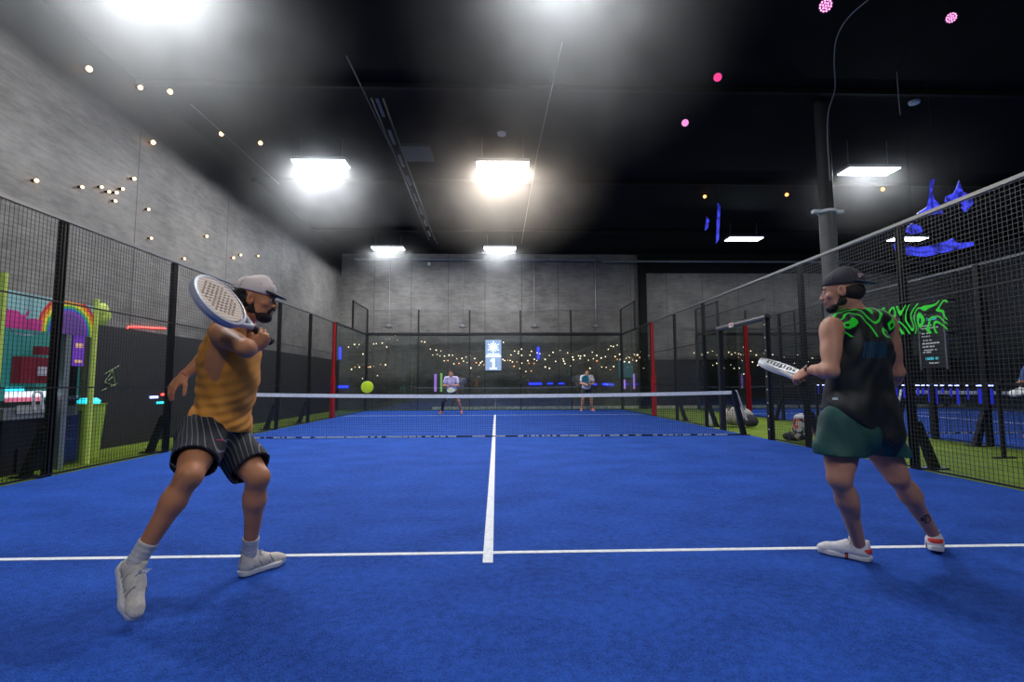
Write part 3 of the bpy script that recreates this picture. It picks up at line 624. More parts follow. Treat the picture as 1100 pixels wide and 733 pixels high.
MB().tube(tq, .016, 8).build('tap', WHITE, kf)
kb_(18, 436, 50, 443, -5.56, .01, 'name_plate', mat('plate', (.4, .4, .38), .5))
kb_(74, 350, 81, 440, -5.6, .06, 'dark_column', BLACK)
MB().box((-5.5, yb - .42, 0), (-5.44, yb - .34, 1.95)).build('inner_post', mat('grey_post', (.25, .3, .3), .4, .5), kf)
MB().box((-5.47, yb - .36, .02), (-5.46, yb - .04, 2.1)).build('glass_side', GLASS, kf)
MB().cbox((-5.46, yb - .2, 1.5), (.006, .09, .2)).build('purple_poster', mat('purple_poster', (.12, .03, .3), .5, emit=(.2, .05, .6), es=.4), kf)
MB().cbox((-5.452, yb - .2, 1.57), (.002, .06, .03)).cbox((-5.452, yb - .2, 1.36), (.002, .06, .02)).build('poster_mark', mat('poster_yellow', (.7, .4, .2), .5, emit=(.9, .6, .3), es=.3), kf)
MB().tube([(-5.5, yb + .02, 2.05), (-5.5, yb + .2, 2.12), (-5.5, yb + .24, 2.02), (-5.5, yb + .2, 1.9)], [.04, .09, .1, .05], 12).build('lime_flag', LIME, kf, smooth=True)
MB().tube([*[onplane(u, v, 0, -5.5) for u, v in ((8, 350), (14, 357), (24, 360), (34, 360), (44, 357), (50, 352))]], .007, 6).build('loop_cable', WHITE, kf)
bk = thing('lime_bin', (-5.9, -2.5, 0), 'lime green bin with a cyan lid beside the booth behind the left fence', 'bin')
MB().lathe((-5.9, -2.5, 0), [(.15, 0), (.2, .75), (.22, .78)], 20).build('bin_body', mat('lime_bin', (.3, .42, .06), .6, emit=(.3, .5, .05), es=.08), bk, smooth=False)
MB().lathe((-5.9, -2.5, .78), [(.13, 0), (.14, .04), (.1, .08)], 16).build('bin_lid', CYANL, bk)
# bright emblem drawn on the dark wall near the bin
em = MB(); e0 = onplane(121, 408, 0, XL + .01)
for (u0, v0, u1, v1) in ((112, 411, 121, 398), (121, 398, 124, 415), (124, 415, 112, 411), (109, 420, 126, 412), (112, 402, 128, 393), (116, 409, 121, 405)):
    em.tube([onplane(u0, v0, 0, XL + .01), onplane(u1, v1, 0, XL + .01)], .008, 4)
em.build('wall_emblem', mat('emblem_green', (.15, .2, .1), .6, emit=(.25, .4, .1), es=.12), label='faint green triangle emblem on the dark wall beside the bin', cat='emblem')
# ================================================================ BAGS
def blob(name, c, r, m, parent=None, sq=(1, 1, 1), seed=0, amp=.12, **kw):
    b = MB(); b.ball(c, r, 20, sq); random.seed(seed); ph = [random.uniform(0, 6) for _ in range(6)]
    for i, v in enumerate(b.v):
        d = Vector(v) - Vector(c); n = 1 + amp * (math.sin(d.x * 19 / r * .1 + ph[0]) + math.sin(d.y * 3 / r + ph[1]) * .6 + math.sin(d.z * 4 / r + ph[2]) * .6) * .5
        q = Vector(c) + d * n; q.z = max(q.z, c[2] - r * sq[2] * .8); b.v[i] = tuple(q)
    return b.build(name, m, parent, smooth=True, **kw)
pb = onplane(695, 461, 2, .0)
bg = thing('round_bag', (5.75, 1.9, 0), 'plump cream gym bag lying on the green strip behind the gate post', 'bag')
blob('bag_body', (5.75, 1.9, .24), .34, mat('cream_cloth', (.42, .38, .32), .8, noise=(14, .45), bump=.5, bscale=25), bg, (1.15, .8, .72), 2)
blob('bag_pocket', (5.95, 1.6, .16), .17, mat('dark_cloth', (.03, .03, .035), .8), bg, (1, .7, .9), 3)
MB().tube([(5.5, 1.78, .4), (5.6, 1.7, .53), (5.8, 1.7, .53), (5.9, 1.75, .42)], .015, 8).build('handle', MATS['dark_cloth'], bg)
g0 = onplane(855, 476, 2, 0); bx, by = 5.40, -1.36
bp_ = thing('patterned_backpack', (bx, by, 0), 'colourful patterned backpack with white top leaning behind the right fence', 'backpack')
pat = mat('patchwork', (.5, .2, .1), .7); nt, b_ = nodes_of(pat); tc = N(nt, 'ShaderNodeTexCoord'); v = N(nt, 'ShaderNodeTexVoronoi'); v.inputs['Scale'].default_value = 14; nt.links.new(tc.outputs['Object'], v.inputs['Vector'])
rr = N(nt, 'ShaderNodeValToRGB'); rr.color_ramp.interpolation = 'CONSTANT'
for i, (p, c) in enumerate(((0, (.02, .02, .02)), (.3, (.5, .08, .05)), (.45, (.5, .35, .2)), (.6, (.1, .4, .25)), (.72, (.6, .55, .5)), (.85, (.6, .2, .05)))):
    q = rr.color_ramp.elements[i] if i < 2 else rr.color_ramp.elements.new(p); q.position = p; q.color = (*c, 1)
s_ = N(nt, 'ShaderNodeSeparateColor'); nt.links.new(v.outputs['Color'], s_.inputs[0]); nt.links.new(s_.outputs[0], rr.inputs['Fac']); nt.links.new(rr.outputs['Color'], b_.inputs['Base Color'])
blob('bag_body', (bx, by, .26), .2, pat, bp_, (.9, .8, 1.3), 5)
blob('white_top', (bx, by, .44), .15, WHITE, bp_, (1, .9, .55), 6)
MB().tube([(bx - .05, by - .1, .5), (bx, by - .16, .56), (bx + .06, by - .1, .5)], .014, 8).build('top_loop', BLACK, bp_)
kb = thing('racket_bag', (5.6, -1.0, 0), 'black racket bag slumped on the turf between backpack and gate', 'bag')
blob('bag_body', (5.42, -.98, .07), .17, mat('black_nylon', (.008, .008, .01), .7), kb, (.9, 1.0, .45), 8)
MB().tube([(5.3, -1.1, .03), (5.33, -1.05, .15), (5.42, -.9, .15), (5.42, -.82, .03)], .014, 8).build('strap', MATS['dark_cloth'], kb)
kc = thing('shoe_bag', (5.5, -2.4, 0), 'small dark bag with white patches behind the fence by the player in black', 'bag')
blob('bag_body', (5.45, -2.45, .14), .2, MATS['dark_cloth'], kc, (1, 1, .8), 9)
MB().ball((5.28, -2.42, .16), .06, 10).ball((5.30, -2.6, .12), .04, 8).build('white_patch', WHITE, kc)
kd = MB().lathe((5.5, 2.75, 0), [(.05, 0), (.055, .02), (.055, .2), (.03, .24), (.03, .27)], 14).build('water_bottle', mat('bottle_white', (.6, .62, .65), .3), label='pale water bottle standing on the green strip beside the cream bag', cat='bottle')
# ================================================================ BALL
bc = at(394.5, 416, 2.85)
bm = mat('glowing_felt', (.42, .62, .03), .95, emit=(.6, .85, .02), es=.35, bump=.6, bscale=300)  # emission put into the felt to brighten the ball
ball = MB().ball(bc, .0335, 28).build('tennis_ball', bm, smooth=True, label='yellow-green ball in the air above the net tape', cat='ball')
P = []
for k in range(60):
    t = 2 * math.pi * k / 60; a_, b_2 = .75, .25
    q = Vector((a_ * math.cos(t) + b_2 * math.cos(3 * t), a_ * math.sin(t) - b_2 * math.sin(3 * t), 2 * math.sqrt(a_ * b_2) * math.sin(2 * t))).normalized() * .0338
    P.append(bc + q)
MB().tube(P, .0012, 5, close=True).build('seam', mat('seam', (.75, .8, .6), .8), ball)
# ================================================================ PEOPLE (signed-distance modelling, surface nets)
def npv(v): return np.array([v[0], v[1], v[2]], dtype=np.float32)
class Clay:
    def __init__(s, h): s.h = h; s.ops = []
    def cap(s, a, b, r1, r2=None, k=.02, mode='add'):
        a, b = npv(a), npv(b); r2 = r1 if r2 is None else r2; ba = b - a; l2 = float(ba @ ba) + 1e-9
        def f(P):
            t = np.clip(((P - a) @ ba) / l2, 0, 1); q = P - a - t[..., None] * ba
            return np.sqrt((q * q).sum(-1)) - (r1 + (r2 - r1) * t)
        m = max(r1, r2); s.ops.append((f, np.minimum(a, b) - m, np.maximum(a, b) + m, k, mode)); return s
    def ell(s, c, r, M=None, k=.02, mode='add'):
        c = npv(c); A = np.array(M or Matrix.Identity(3), dtype=np.float32); r = np.array(r, dtype=np.float32)
        def f(P):
            q = (P - c) @ A; k0 = np.sqrt(((q / r) ** 2).sum(-1)); k1 = np.sqrt(((q / (r * r)) ** 2).sum(-1)) + 1e-9
            return k0 * (k0 - 1) / k1
        e = np.abs(A) @ r; s.ops.append((f, c - e, c + e, k, mode)); return s
    def box(s, c, hs, M=None, rr=.01, k=.01, mode='add'):
        c = npv(c); A = np.array(M or Matrix.Identity(3), dtype=np.float32); hs = np.array(hs, dtype=np.float32)
        def f(P):
            q = np.abs((P - c) @ A) - (hs - rr); return np.sqrt((np.maximum(q, 0) ** 2).sum(-1)) + np.minimum(q.max(-1), 0) - rr
        e = np.abs(A) @ hs; s.ops.append((f, c - e, c + e, k, mode)); return s
    def cut(s, p, n):
        """remove everything on the +n side of point p"""
        p, n = npv(p), npv(Vector(n).normalized()); s.ops.append((lambda P: (P - p) @ n, None, None, 0, 'int')); return s
    def disp(s, fn, lo=None, hi=None): s.ops.append((fn, None, None, 0, 'disp')); return s
    def mesh(s):
        h = s.h; ad = [o for o in s.ops if o[4] == 'add']
        lo = np.min([o[1] - o[3] for o in ad], 0) - 4 * h; hi = np.max([o[2] + o[3] for o in ad], 0) + 4 * h
        n = np.ceil((hi - lo) / h).astype(int) + 1
        ax = [(lo[i] + np.arange(n[i]) * h).astype(np.float32) for i in range(3)]
        F = np.full(n, 1.0, dtype=np.float32)
        for f, a, b, k, mode in s.ops:
            if mode in ('add', 'sub'):
                pad = k + 4 * h; i0 = np.maximum(np.floor((a - pad - lo) / h).astype(int), 0); i1 = np.minimum(np.ceil((b + pad - lo) / h).astype(int) + 1, n)
            else: i0 = np.zeros(3, int); i1 = n
            if (i1 <= i0).any(): continue
            if mode in ('int', 'disp'):
                for i in range(i0[0], i1[0], 16):      # slabs keep memory low
                    j = min(i + 16, i1[0]); P = np.stack(np.meshgrid(ax[0][i:j], ax[1], ax[2], indexing='ij'), -1)
                    if mode == 'int': F[i:j] = np.maximum(F[i:j], f(P))
                    else: F[i:j] = F[i:j] + f(P)
                continue
            sl = tuple(slice(int(i0[q]), int(i1[q])) for q in range(3))
            P = np.stack(np.meshgrid(*[ax[q][sl[q]] for q in range(3)], indexing='ij'), -1); d = f(P).astype(np.float32); G = F[sl]
            if mode == 'add':
                if k > 0: hh = np.maximum(k - np.abs(G - d), 0) / k; G = np.minimum(G, d) - hh * hh * k * .25
                else: G = np.minimum(G, d)
            else:
                if k > 0: hh = np.maximum(k - np.abs(G + d), 0) / k; G = np.maximum(G, -d) + hh * hh * k * .25
                else: G = np.maximum(G, -d)
            F[sl] = G
        ins = F < 0
        c = ins[:-1, :-1, :-1].astype(np.int8)
        tot = np.zeros(tuple(n - 1), np.int8)
        for dx in (0, 1):
            for dy in (0, 1):
                for dz in (0, 1): tot += ins[dx:n[0] - 1 + dx, dy:n[1] - 1 + dy, dz:n[2] - 1 + dz]
        idx = np.argwhere((tot > 0) & (tot < 8)); m = len(idx)
        vid = np.full(tuple(n - 1), -1, np.int32); vid[idx[:, 0], idx[:, 1], idx[:, 2]] = np.arange(m)
        acc = np.zeros((m, 3)); cnt = np.zeros(m)
        co = [(a, b_, c_) for a in (0, 1) for b_ in (0, 1) for c_ in (0, 1)]
        val = {q: F[idx[:, 0] + q[0], idx[:, 1] + q[1], idx[:, 2] + q[2]] for q in co}
        for q in co:
            for axx in range(3):
                if q[axx]: continue
                q2 = list(q); q2[axx] = 1; q2 = tuple(q2); v0, v1 = val[q], val[q2]; cr = (v0 < 0) != (v1 < 0)
                t = np.where(cr, v0 / np.where(cr, v0 - v1, 1), 0); p = np.tile(np.array(q, float), (m, 1)); p[:, axx] += t
                acc[cr] += p[cr]; cnt[cr] += 1
        V = lo + (idx + acc / cnt[:, None]) * h
        faces = []
        for axx in range(3):
            a1, a2 = (axx + 1) % 3, (axx + 2) % 3
            s0 = [slice(None)] * 3; s1 = [slice(None)] * 3; s0[axx] = slice(0, n[axx] - 1); s1[axx] = slice(1, n[axx])
            A, B = ins[tuple(s0)], ins[tuple(s1)]; e = np.argwhere(A != B)
            ok = (e[:, a1] > 0) & (e[:, a2] > 0) & (e[:, a1] < n[a1] - 1) & (e[:, a2] < n[a2] - 1); e = e[ok]
            fl = A[e[:, 0], e[:, 1], e[:, 2]]
            qs = []
            for d1, d2 in ((-1, -1), (0, -1), (0, 0), (-1, 0)):
                g = e.copy(); g[:, a1] += d1; g[:, a2] += d2; qs.append(vid[g[:, 0], g[:, 1], g[:, 2]])
            Q = np.stack(qs, 1); Q[~fl] = Q[~fl][:, ::-1]; faces.append(Q)
        Fc = np.concatenate(faces); return V, Fc[(Fc >= 0).all(1)]
    def build(s, name, m, parent=None, attr=None, **kw):
        V, Fc = s.mesh(); me = bpy.data.meshes.new(name); me.vertices.add(len(V)); me.vertices.foreach_set('co', V.astype(np.float32).ravel())
        me.loops.add(len(Fc) * 4); me.polygons.add(len(Fc)); me.loops.foreach_set('vertex_index', Fc.astype(np.int32).ravel())
        me.polygons.foreach_set('loop_start', np.arange(0, len(Fc) * 4, 4, dtype=np.int32)); me.polygons.foreach_set('use_smooth', np.ones(len(Fc), bool))
        me.update(calc_edges=True); me.materials.append(m)
        for an, fn in (attr or {}).items():
            a = me.attributes.new(an, 'FLOAT', 'POINT'); a.data.foreach_set('value', fn(V).astype(np.float32))
        o = bpy.data.objects.new(name, me); COL.objects.link(o)
        if parent: o.parent = parent; o.matrix_parent_inverse = parent_inv(parent)
        return tag(o, kw.get('label'), kw.get('cat'), kw.get('group'), kw.get('kind'))
def L(a, b, t): return Vector(a).lerp(Vector(b), t)
def nrm(v): return Vector(v).normalized()
def basis(z, x):
    z = nrm(z); x = Vector(x); x = nrm(x - z * x.dot(z)); return Matrix((x, z.cross(x), z)).transposed()
def skinmat(name, c, red=.3):
    m = mat(name, c, .48, spec=.4, noise=(9, .12), bump=.12, bscale=240, sss=.06); return m
def fold(c, n, amp, fr, seed=0):
    """cloth fold displacement: warped sine along direction n, everywhere"""
    n1 = npv(nrm(n)); r = np.random.RandomState(seed); a = r.uniform(-1, 1, (3, 3)).astype(np.float32); ph = r.uniform(0, 6, 3); c = npv(c)
    def f(P):
        q = P - c; w = np.sin(q @ a[0] * 9 + ph[0]) * .35 + np.sin(q @ a[1] * 17 + ph[1]) * .18
        return amp * np.sin((q @ n1) * fr + w * 6) * (.6 + .4 * np.sin(q @ a[2] * 8 + ph[2]))
    return f
class Person:
    """J: joints hipL hipR kneeL kneeR ankL ankR shL shR elL elR wrL wrR neck head + headF headU, toeL toeR (foot directions)"""
    def __init__(s, J, h=.0055, sc=1.):
        s.J = J; s.h = h; s.k = sc
        s.pel = L(J['hipL'], J['hipR'], .5); s.shm = L(J['shL'], J['shR'], .5)
        s.PU = nrm(s.shm - s.pel); s.PX = nrm(J['hipR'] - J['hipL']); s.PX = nrm(s.PX - s.PU * s.PX.dot(s.PU)); s.PF = s.PU.cross(s.PX)
        s.CU = s.PU; s.CX = nrm(J['shR'] - J['shL']); s.CX = nrm(s.CX - s.CU * s.CX.dot(s.CU)); s.CF = s.CU.cross(s.CX)
        s.tl = (s.shm - s.pel).length
        s.PM = Matrix((s.PX, s.PF, s.PU)).transposed(); s.CM = Matrix((s.CX, s.CF, s.CU)).transposed()
        wx = nrm(s.PX + s.CX); wx = nrm(wx - s.PU * wx.dot(s.PU)); s.WM = Matrix((wx, s.PU.cross(wx), s.PU)).transposed()
    def torso(s, c, e=0., lower=True):
        k = s.k; J = s.J; t = s.tl; p = s.pel; u = s.PU
        if lower:
            c.ell(p + u * .02 * k, (.165 * k + e, .115 * k + e, .12 * k + e), s.PM, k=.03)
            for q in (-1, 1): c.ell(p + s.PX * q * .075 * k - s.PF * .05 * k - u * .03 * k, (.085 * k + e, .085 * k + e, .095 * k + e), s.PM, k=.04)
        c.ell(p + u * t * .32, (.142 * k + e, .105 * k + e, .16 * k + e), s.WM, k=.06)
        c.ell(p + u * t * .58, (.155 * k + e, .112 * k + e, .15 * k + e), s.CM, k=.06)
        c.ell(p + u * t * .76 - s.CF * .005, (.168 * k + e, .118 * k + e, .14 * k + e), s.CM, k=.05)
        c.cap(L(J['shL'], J['shR'], .14), L(J['shL'], J['shR'], .86), .062 * k + e, k=.05)
        for q in (-1, 1):
            c.ell(p + u * t * .8 + s.CF * .075 * k + s.CX * q * .07 * k, (.082 * k + e, .042 * k + e, .062 * k + e), s.CM, k=.03)
            c.ell(p + u * t * .7 - s.CF * .055 * k + s.CX * q * .085 * k, (.065 * k + e, .05 * k + e, .13 * k + e), s.CM, k=.03)
    def shoulders(s, c, e=0.):
        J = s.J; k = s.k
        for q in 'LR':
            c.cap(L(J['shm'] if 'shm' in J else s.shm, J['neck'], .8), L(s.shm, J['sh' + q], .75) + s.CU * .012, .045 * k + e, .045 * k + e, k=.04)
    def arm(s, c, q, hand=None):
        J = s.J; k = s.k; a, b, w = J['sh' + q], J['el' + q], J['wr' + q]; ax = nrm(b - a)
        M = basis(ax, s.CF)
        c.ell(a + ax * .03 * k, (.058 * k, .058 * k, .085 * k), M, k=.035)
        c.cap(a, b, .047 * k, .037 * k, k=.03)
        c.ell(L(a, b, .5) + M.col[0] * .012 * k, (.043 * k, .043 * k, .1 * k), M, k=.02)
        c.ell(L(a, b, .45) - M.col[0] * .014 * k, (.04 * k, .04 * k, .11 * k), M, k=.02)
        c.cap(b, L(b, w, .28), .037 * k, .042 * k, k=.02); c.cap(L(b, w, .28), w, .042 * k, .025 * k, k=.02)
        if hand: s.hand(c, w, *hand)
        else: s.hand(c, w, nrm(w - b), s.CF, 1, .6)
    def hand(s, c, w, d, palmN, side, curl, spread=.12, thumb=1.):
        """w wrist, d hand direction, palmN direction the palm faces, side +-1 thumb side = side * (d x palmN)"""
        k = s.k; d = nrm(d); n = nrm(Vector(palmN) - d * Vector(palmN).dot(d)); x = d.cross(n) * side
        M = Matrix((x, d, n)).transposed()
        c.ell(w + d * .05 * k, (.042 * k, .055 * k, .017 * k), M, k=.012)
        c.cap(w, w + d * .04 * k, .024 * k, .022 * k, k=.015)
        c.ell(w + d * .035 * k + x * .025 * k + n * .006, (.018 * k, .035 * k, .016 * k), M, k=.012)
        for i, (o, ln, r) in enumerate(((.031, .075, .0088), (.010, .083, .009), (-.011, .077, .0087), (-.030, .060, .0078))):
            p = w + d * (.092 - .006 * abs(i - 1.2)) * k + x * o * k; a = 0.; dd = nrm(d + x * (o * spread * 12))
            for j, fr in enumerate((.45, .3, .25)):
                a += curl * (1.0, 1.15, .8)[j] * (1 + .06 * i)
                v = dd * math.cos(a) + n * math.sin(a); q2 = p + v * ln * fr * k
                c.cap(p, q2, r * k * (1 - .06 * j), r * k * (.94 - .06 * j), k=.003); p = q2
        p = w + d * .025 * k + x * .032 * k + n * .008 * k; a = nrm(x * .75 + d * .75 + n * .35)
        for j, ln in enumerate((.036, .030, .024)):
            v = nrm(a * (1 - .3 * j * thumb) + d * .25 * j + n * (.35 * j * curl * thumb)); q2 = p + v * ln * k; c.cap(p, q2, (.0125 - .0012 * j) * k, (.0115 - .0012 * j) * k, k=.006); p = q2
    def leg(s, c, q, kf=None):
        J = s.J; k = s.k; a, b, w = J['hip' + q], J['knee' + q], J['ank' + q]
        bend = b - L(a, w, (b - a).length / ((b - a).length + (w - b).length)); F = nrm(bend) if bend.length > .03 else s.PF
        F = kf or F; M = basis(b - a, F)
        c.cap(a, b, .088 * k, .054 * k, k=.04)
        c.ell(L(a, b, .4) + M.col[0] * .02 * k, (.068 * k, .075 * k, .19 * k), M, k=.03)
        c.ell(L(a, b, .45) - M.col[0] * .022 * k, (.06 * k, .068 * k, .18 * k), M, k=.03)
        for z in (-1, 1): c.ell(L(a, b, .84) + M.col[1] * z * .024 * k + M.col[0] * .012, (.032 * k, .028 * k, .06 * k), M, k=.02)
        c.ell(b + F * .018 * k, (.04 * k, .043 * k, .045 * k), M, k=.02)
        M2 = basis(w - b, F); c.cap(b, L(b, w, .3), .05 * k, .05 * k, k=.03); c.cap(L(b, w, .3), w, .05 * k, .032 * k, k=.03)
        for z, o in ((-1, .32), (1, .28)): c.ell(L(b, w, o) - M2.col[0] * .026 * k + M2.col[1] * z * .018 * k, (.034 * k, .032 * k, .105 * k), M2, k=.02)
        for z in (-1, 1): c.ell(w + M2.col[1] * z * .026 * k, (.016 * k, .014 * k, .02 * k), M2, k=.012)
        pass
    def head(s, c, neckr=.056):
        J = s.J; k = s.k; H = J['head']; Fd = nrm(J['headF']); U = nrm(J['headU'] - Fd * J['headU'].dot(Fd)); X = Fd.cross(U)
        s.HM = M = Matrix((X, Fd, U)).transposed(); P = lambda x, y, z: H + (X * x + Fd * y + U * z) * k
        s.HP = P
        c.cap(J['neck'] - s.CU * .04, P(0, -.02, -.05), neckr * k * 1.12, neckr * k, k=.03)
        c.ell(P(0, -.012, .03), (.074 * k, .096 * k, .088 * k), M, k=.02)          # cranium
        c.ell(P(0, .03, -.025), (.060 * k, .066 * k, .085 * k), M, k=.03)           # face
        c.cap(P(-.035, .02, -.075), P(.035, .02, -.075), .024 * k, k=.03)           # jaw
        c.ell(P(0, .072, -.095), (.026 * k, .022 * k, .02 * k), M, k=.02)           # chin
        c.cap(P(-.03, .083, .022), P(.03, .083, .022), .011 * k, k=.016)            # brow
        for q in (-1, 1):
            c.ell(P(q * .031, .098, .004), (.017 * k, .013 * k, .011 * k), M, k=.01, mode='sub')   # sockets
            c.ell(P(q * .03, .082, .003), (.0125 * k, .0125 * k, .0115 * k), M, k=.003)            # eyeball lids
            c.ell(P(q * .048, .062, -.022), (.02 * k, .018 * k, .016 * k), M, k=.015)              # cheekbones
            c.ell(P(q * .077, -.004, -.008), (.010 * k, .02 * k, .032 * k), M, k=.006)             # ear
            c.ell(P(q * .083, .002, -.004), (.008 * k, .009 * k, .016 * k), M, k=.004, mode='sub')
        c.cap(P(0, .088, .012), P(0, .108, -.026), .0085 * k, .011 * k, k=.01)      # nose
        for q in (-1, 1): c.ell(P(q * .011, .102, -.03), (.009 * k, .01 * k, .008 * k), M, k=.006)
        c.cap(P(-.018, .092, -.053), P(.018, .092, -.053), .0075 * k, k=.006)       # lips
        c.cap(P(-.015, .091, -.064), P(.015, .091, -.064), .0078 * k, k=.006)
        c.cap(P(-.022, .102, -.0585), P(.022, .102, -.0585), .0022 * k, k=.002, mode='sub')
    def eyes(s, body):
        w = mat('eye_white', (.7, .68, .66), .2); d = mat('eye_dark', (.03, .015, .01), .15)
        for q in (-1, 1):
            e = MB().ball(s.HP(q * .03, .0865, .003), .0095 * s.k, 12).build('eye', w, body, smooth=True)
            MB().ball(s.HP(q * .03, .0935, .003), .0045 * s.k, 10).build('iris', d, e, smooth=True)
def footwear(p, q, body, heel, fd, up, upper, sole, accent=None, size=1., h=.004, sock=None, sockh=.10, laces=True, name='shoe'):
    """heel: ground point under the heel; fd: heel to toe; up: sole normal"""
    fd = nrm(fd); up = nrm(Vector(up) - fd * Vector(up).dot(fd)); x = fd.cross(up); M = Matrix((x, fd, up)).transposed(); k = size
    P = lambda a, b, c_: heel + (x * a + fd * b + up * c_) * k
    c = Clay(h)
    c.cap(P(0, .035, .055), P(0, .035, .085), .037 * k, .034 * k, k=.02); c.cap(P(0, .05, .05), P(0, .13, .055), .038 * k, .036 * k, k=.03)
    c.cap(P(0, .13, .052), P(.004, .215, .036), .038 * k, .036 * k, k=.03); c.ell(P(.006, .235, .034), (.04 * k, .045 * k, .026 * k), M, k=.02)
    c.cap(P(0, .06, .075), P(0, .115, .09), .034 * k, .018 * k, k=.02); c.cap(P(0, .09, .09), P(0, .075, .125), .018 * k, .012 * k, k=.01)       # tongue
    c.cap(P(0, .025, .09), P(0, .012, .11), .024 * k, .012 * k, k=.01)
    c.cut(P(0, 0, .016), -up)
    for fr in ((.075, .0), (.105, .0)): pass
    up_o = c.build(name, upper, body)
    c = Clay(h)
    for z in (.011, .022): c.cap(P(0, .035, z), P(.004, .11, z), .037 * k, .036 * k, k=.01); c.cap(P(.004, .11, z), P(.008, .20, z), .036 * k, .046 * k, k=.01); c.cap(P(.008, .2, z), P(.004, .245, z + .004), .046 * k, .034 * k, k=.01)
    c.ell(P(0, .005, .03), (.025 * k, .015 * k, .02 * k), M, k=.01)
    c.cut(P(0, 0, .0), -up); c.cut(P(0, 0, .03), up)
    c.build('sole', sole, up_o)
    if laces:
        for i in range(5):
            y = .105 + i * .021; z = .111 - i * .0095
            MB().tube([P(-.030, y - .006, z - .019), P(-.014, y - .003, z - .003), P(.014, y + .003, z - .003), P(.030, y + .006, z - .019)], .0034 * k, 6).build('lace', WHITE, up_o)
        MB().tube([P(-.006, .1, .112), P(-.03, .1, .122), P(-.012, .11, .109), P(.012, .1, .112), P(.032, .11, .12), P(.01, .11, .108)], .0028 * k, 6).build('lace_bow', WHITE, up_o)
    if accent: accent(P, M, up_o, k)
    if sock:
        a = P(0, .045, .06); w = p.J['ank' + q]; kn = p.J['knee' + q]; t = nrm(kn - w)
        c = Clay(h); c.cap(a, w, .030, .0365, k=.02); c.cap(w, w + t * sockh, .0375, .0425, k=.02); c.disp(fold(w, t, .0012, 260, 2)); c.cut(w + t * (sockh - .005), t)
        c.build('sock', sock, body)
    return up_o
def cap_hat(p, body, crown, brim, back=False, brim_len=.085, tilt=0., label=None, badge=None, h=.004):
    P, M, k = p.HP, p.HM, p.k; X, Fd, U = M.col[0], M.col[1], M.col[2]; sg = -1 if back else 1
    c = Clay(h); c.ell(P(0, -.010, .045), (.086 * k, .106 * k, .086 * k), M, k=.01); c.cap(P(0, sg * .03, .09), P(0, sg * .06, .07), .045 * k, .03 * k, k=.03)
    c.cut(P(0, 0, .035), -(U + Fd * (.0 + tilt) * 1)); c.disp(fold(P(0, 0, 0), X, .001, 90, 4))
    o = c.build('cap', crown, body, label=label)
    M2 = M
    c = Clay(h); b0 = P(0, sg * .075, .042); dr = nrm(Fd * sg - U * .28)
    M2 = Matrix((X, dr, X.cross(dr) * (1 if not back else 1))).transposed()
    c.ell(b0, (.078 * k, brim_len * 1.05 * k, .010 * k), M2, k=.005); c.cut(b0 + Fd * sg * -.01, -Fd * sg)
    c.ell(b0 - U * .035 * k + dr * .02, (.08 * k, brim_len * 1.3 * k, .028 * k), M2, k=.01, mode='sub')
    c.build('brim', brim, o)
    MB().ball(P(0, -.01, .131), .007 * k, 10, (1, 1, .5), M).build('top_button', crown, o, smooth=True)
    for q in (-1, 0, 1):
        pts = []
        for i in range(9):
            a = math.pi * (i / 8 - .5) * .95; an = q * math.pi / 3
            e = Vector((math.sin(an) * .087 * math.sin(a), math.cos(an) * .107 * math.sin(a), .087 * math.cos(a))); pts.append(P(e.x, -.01 + e.y, .045 + e.z))
        pts = [v for v in pts if (v - P(0, 0, .045)).dot(U) > 0]
        MB().tube(pts, .0013, 4).build('seam', brim, o)
    if badge: badge(P, M, o, k)
    return o
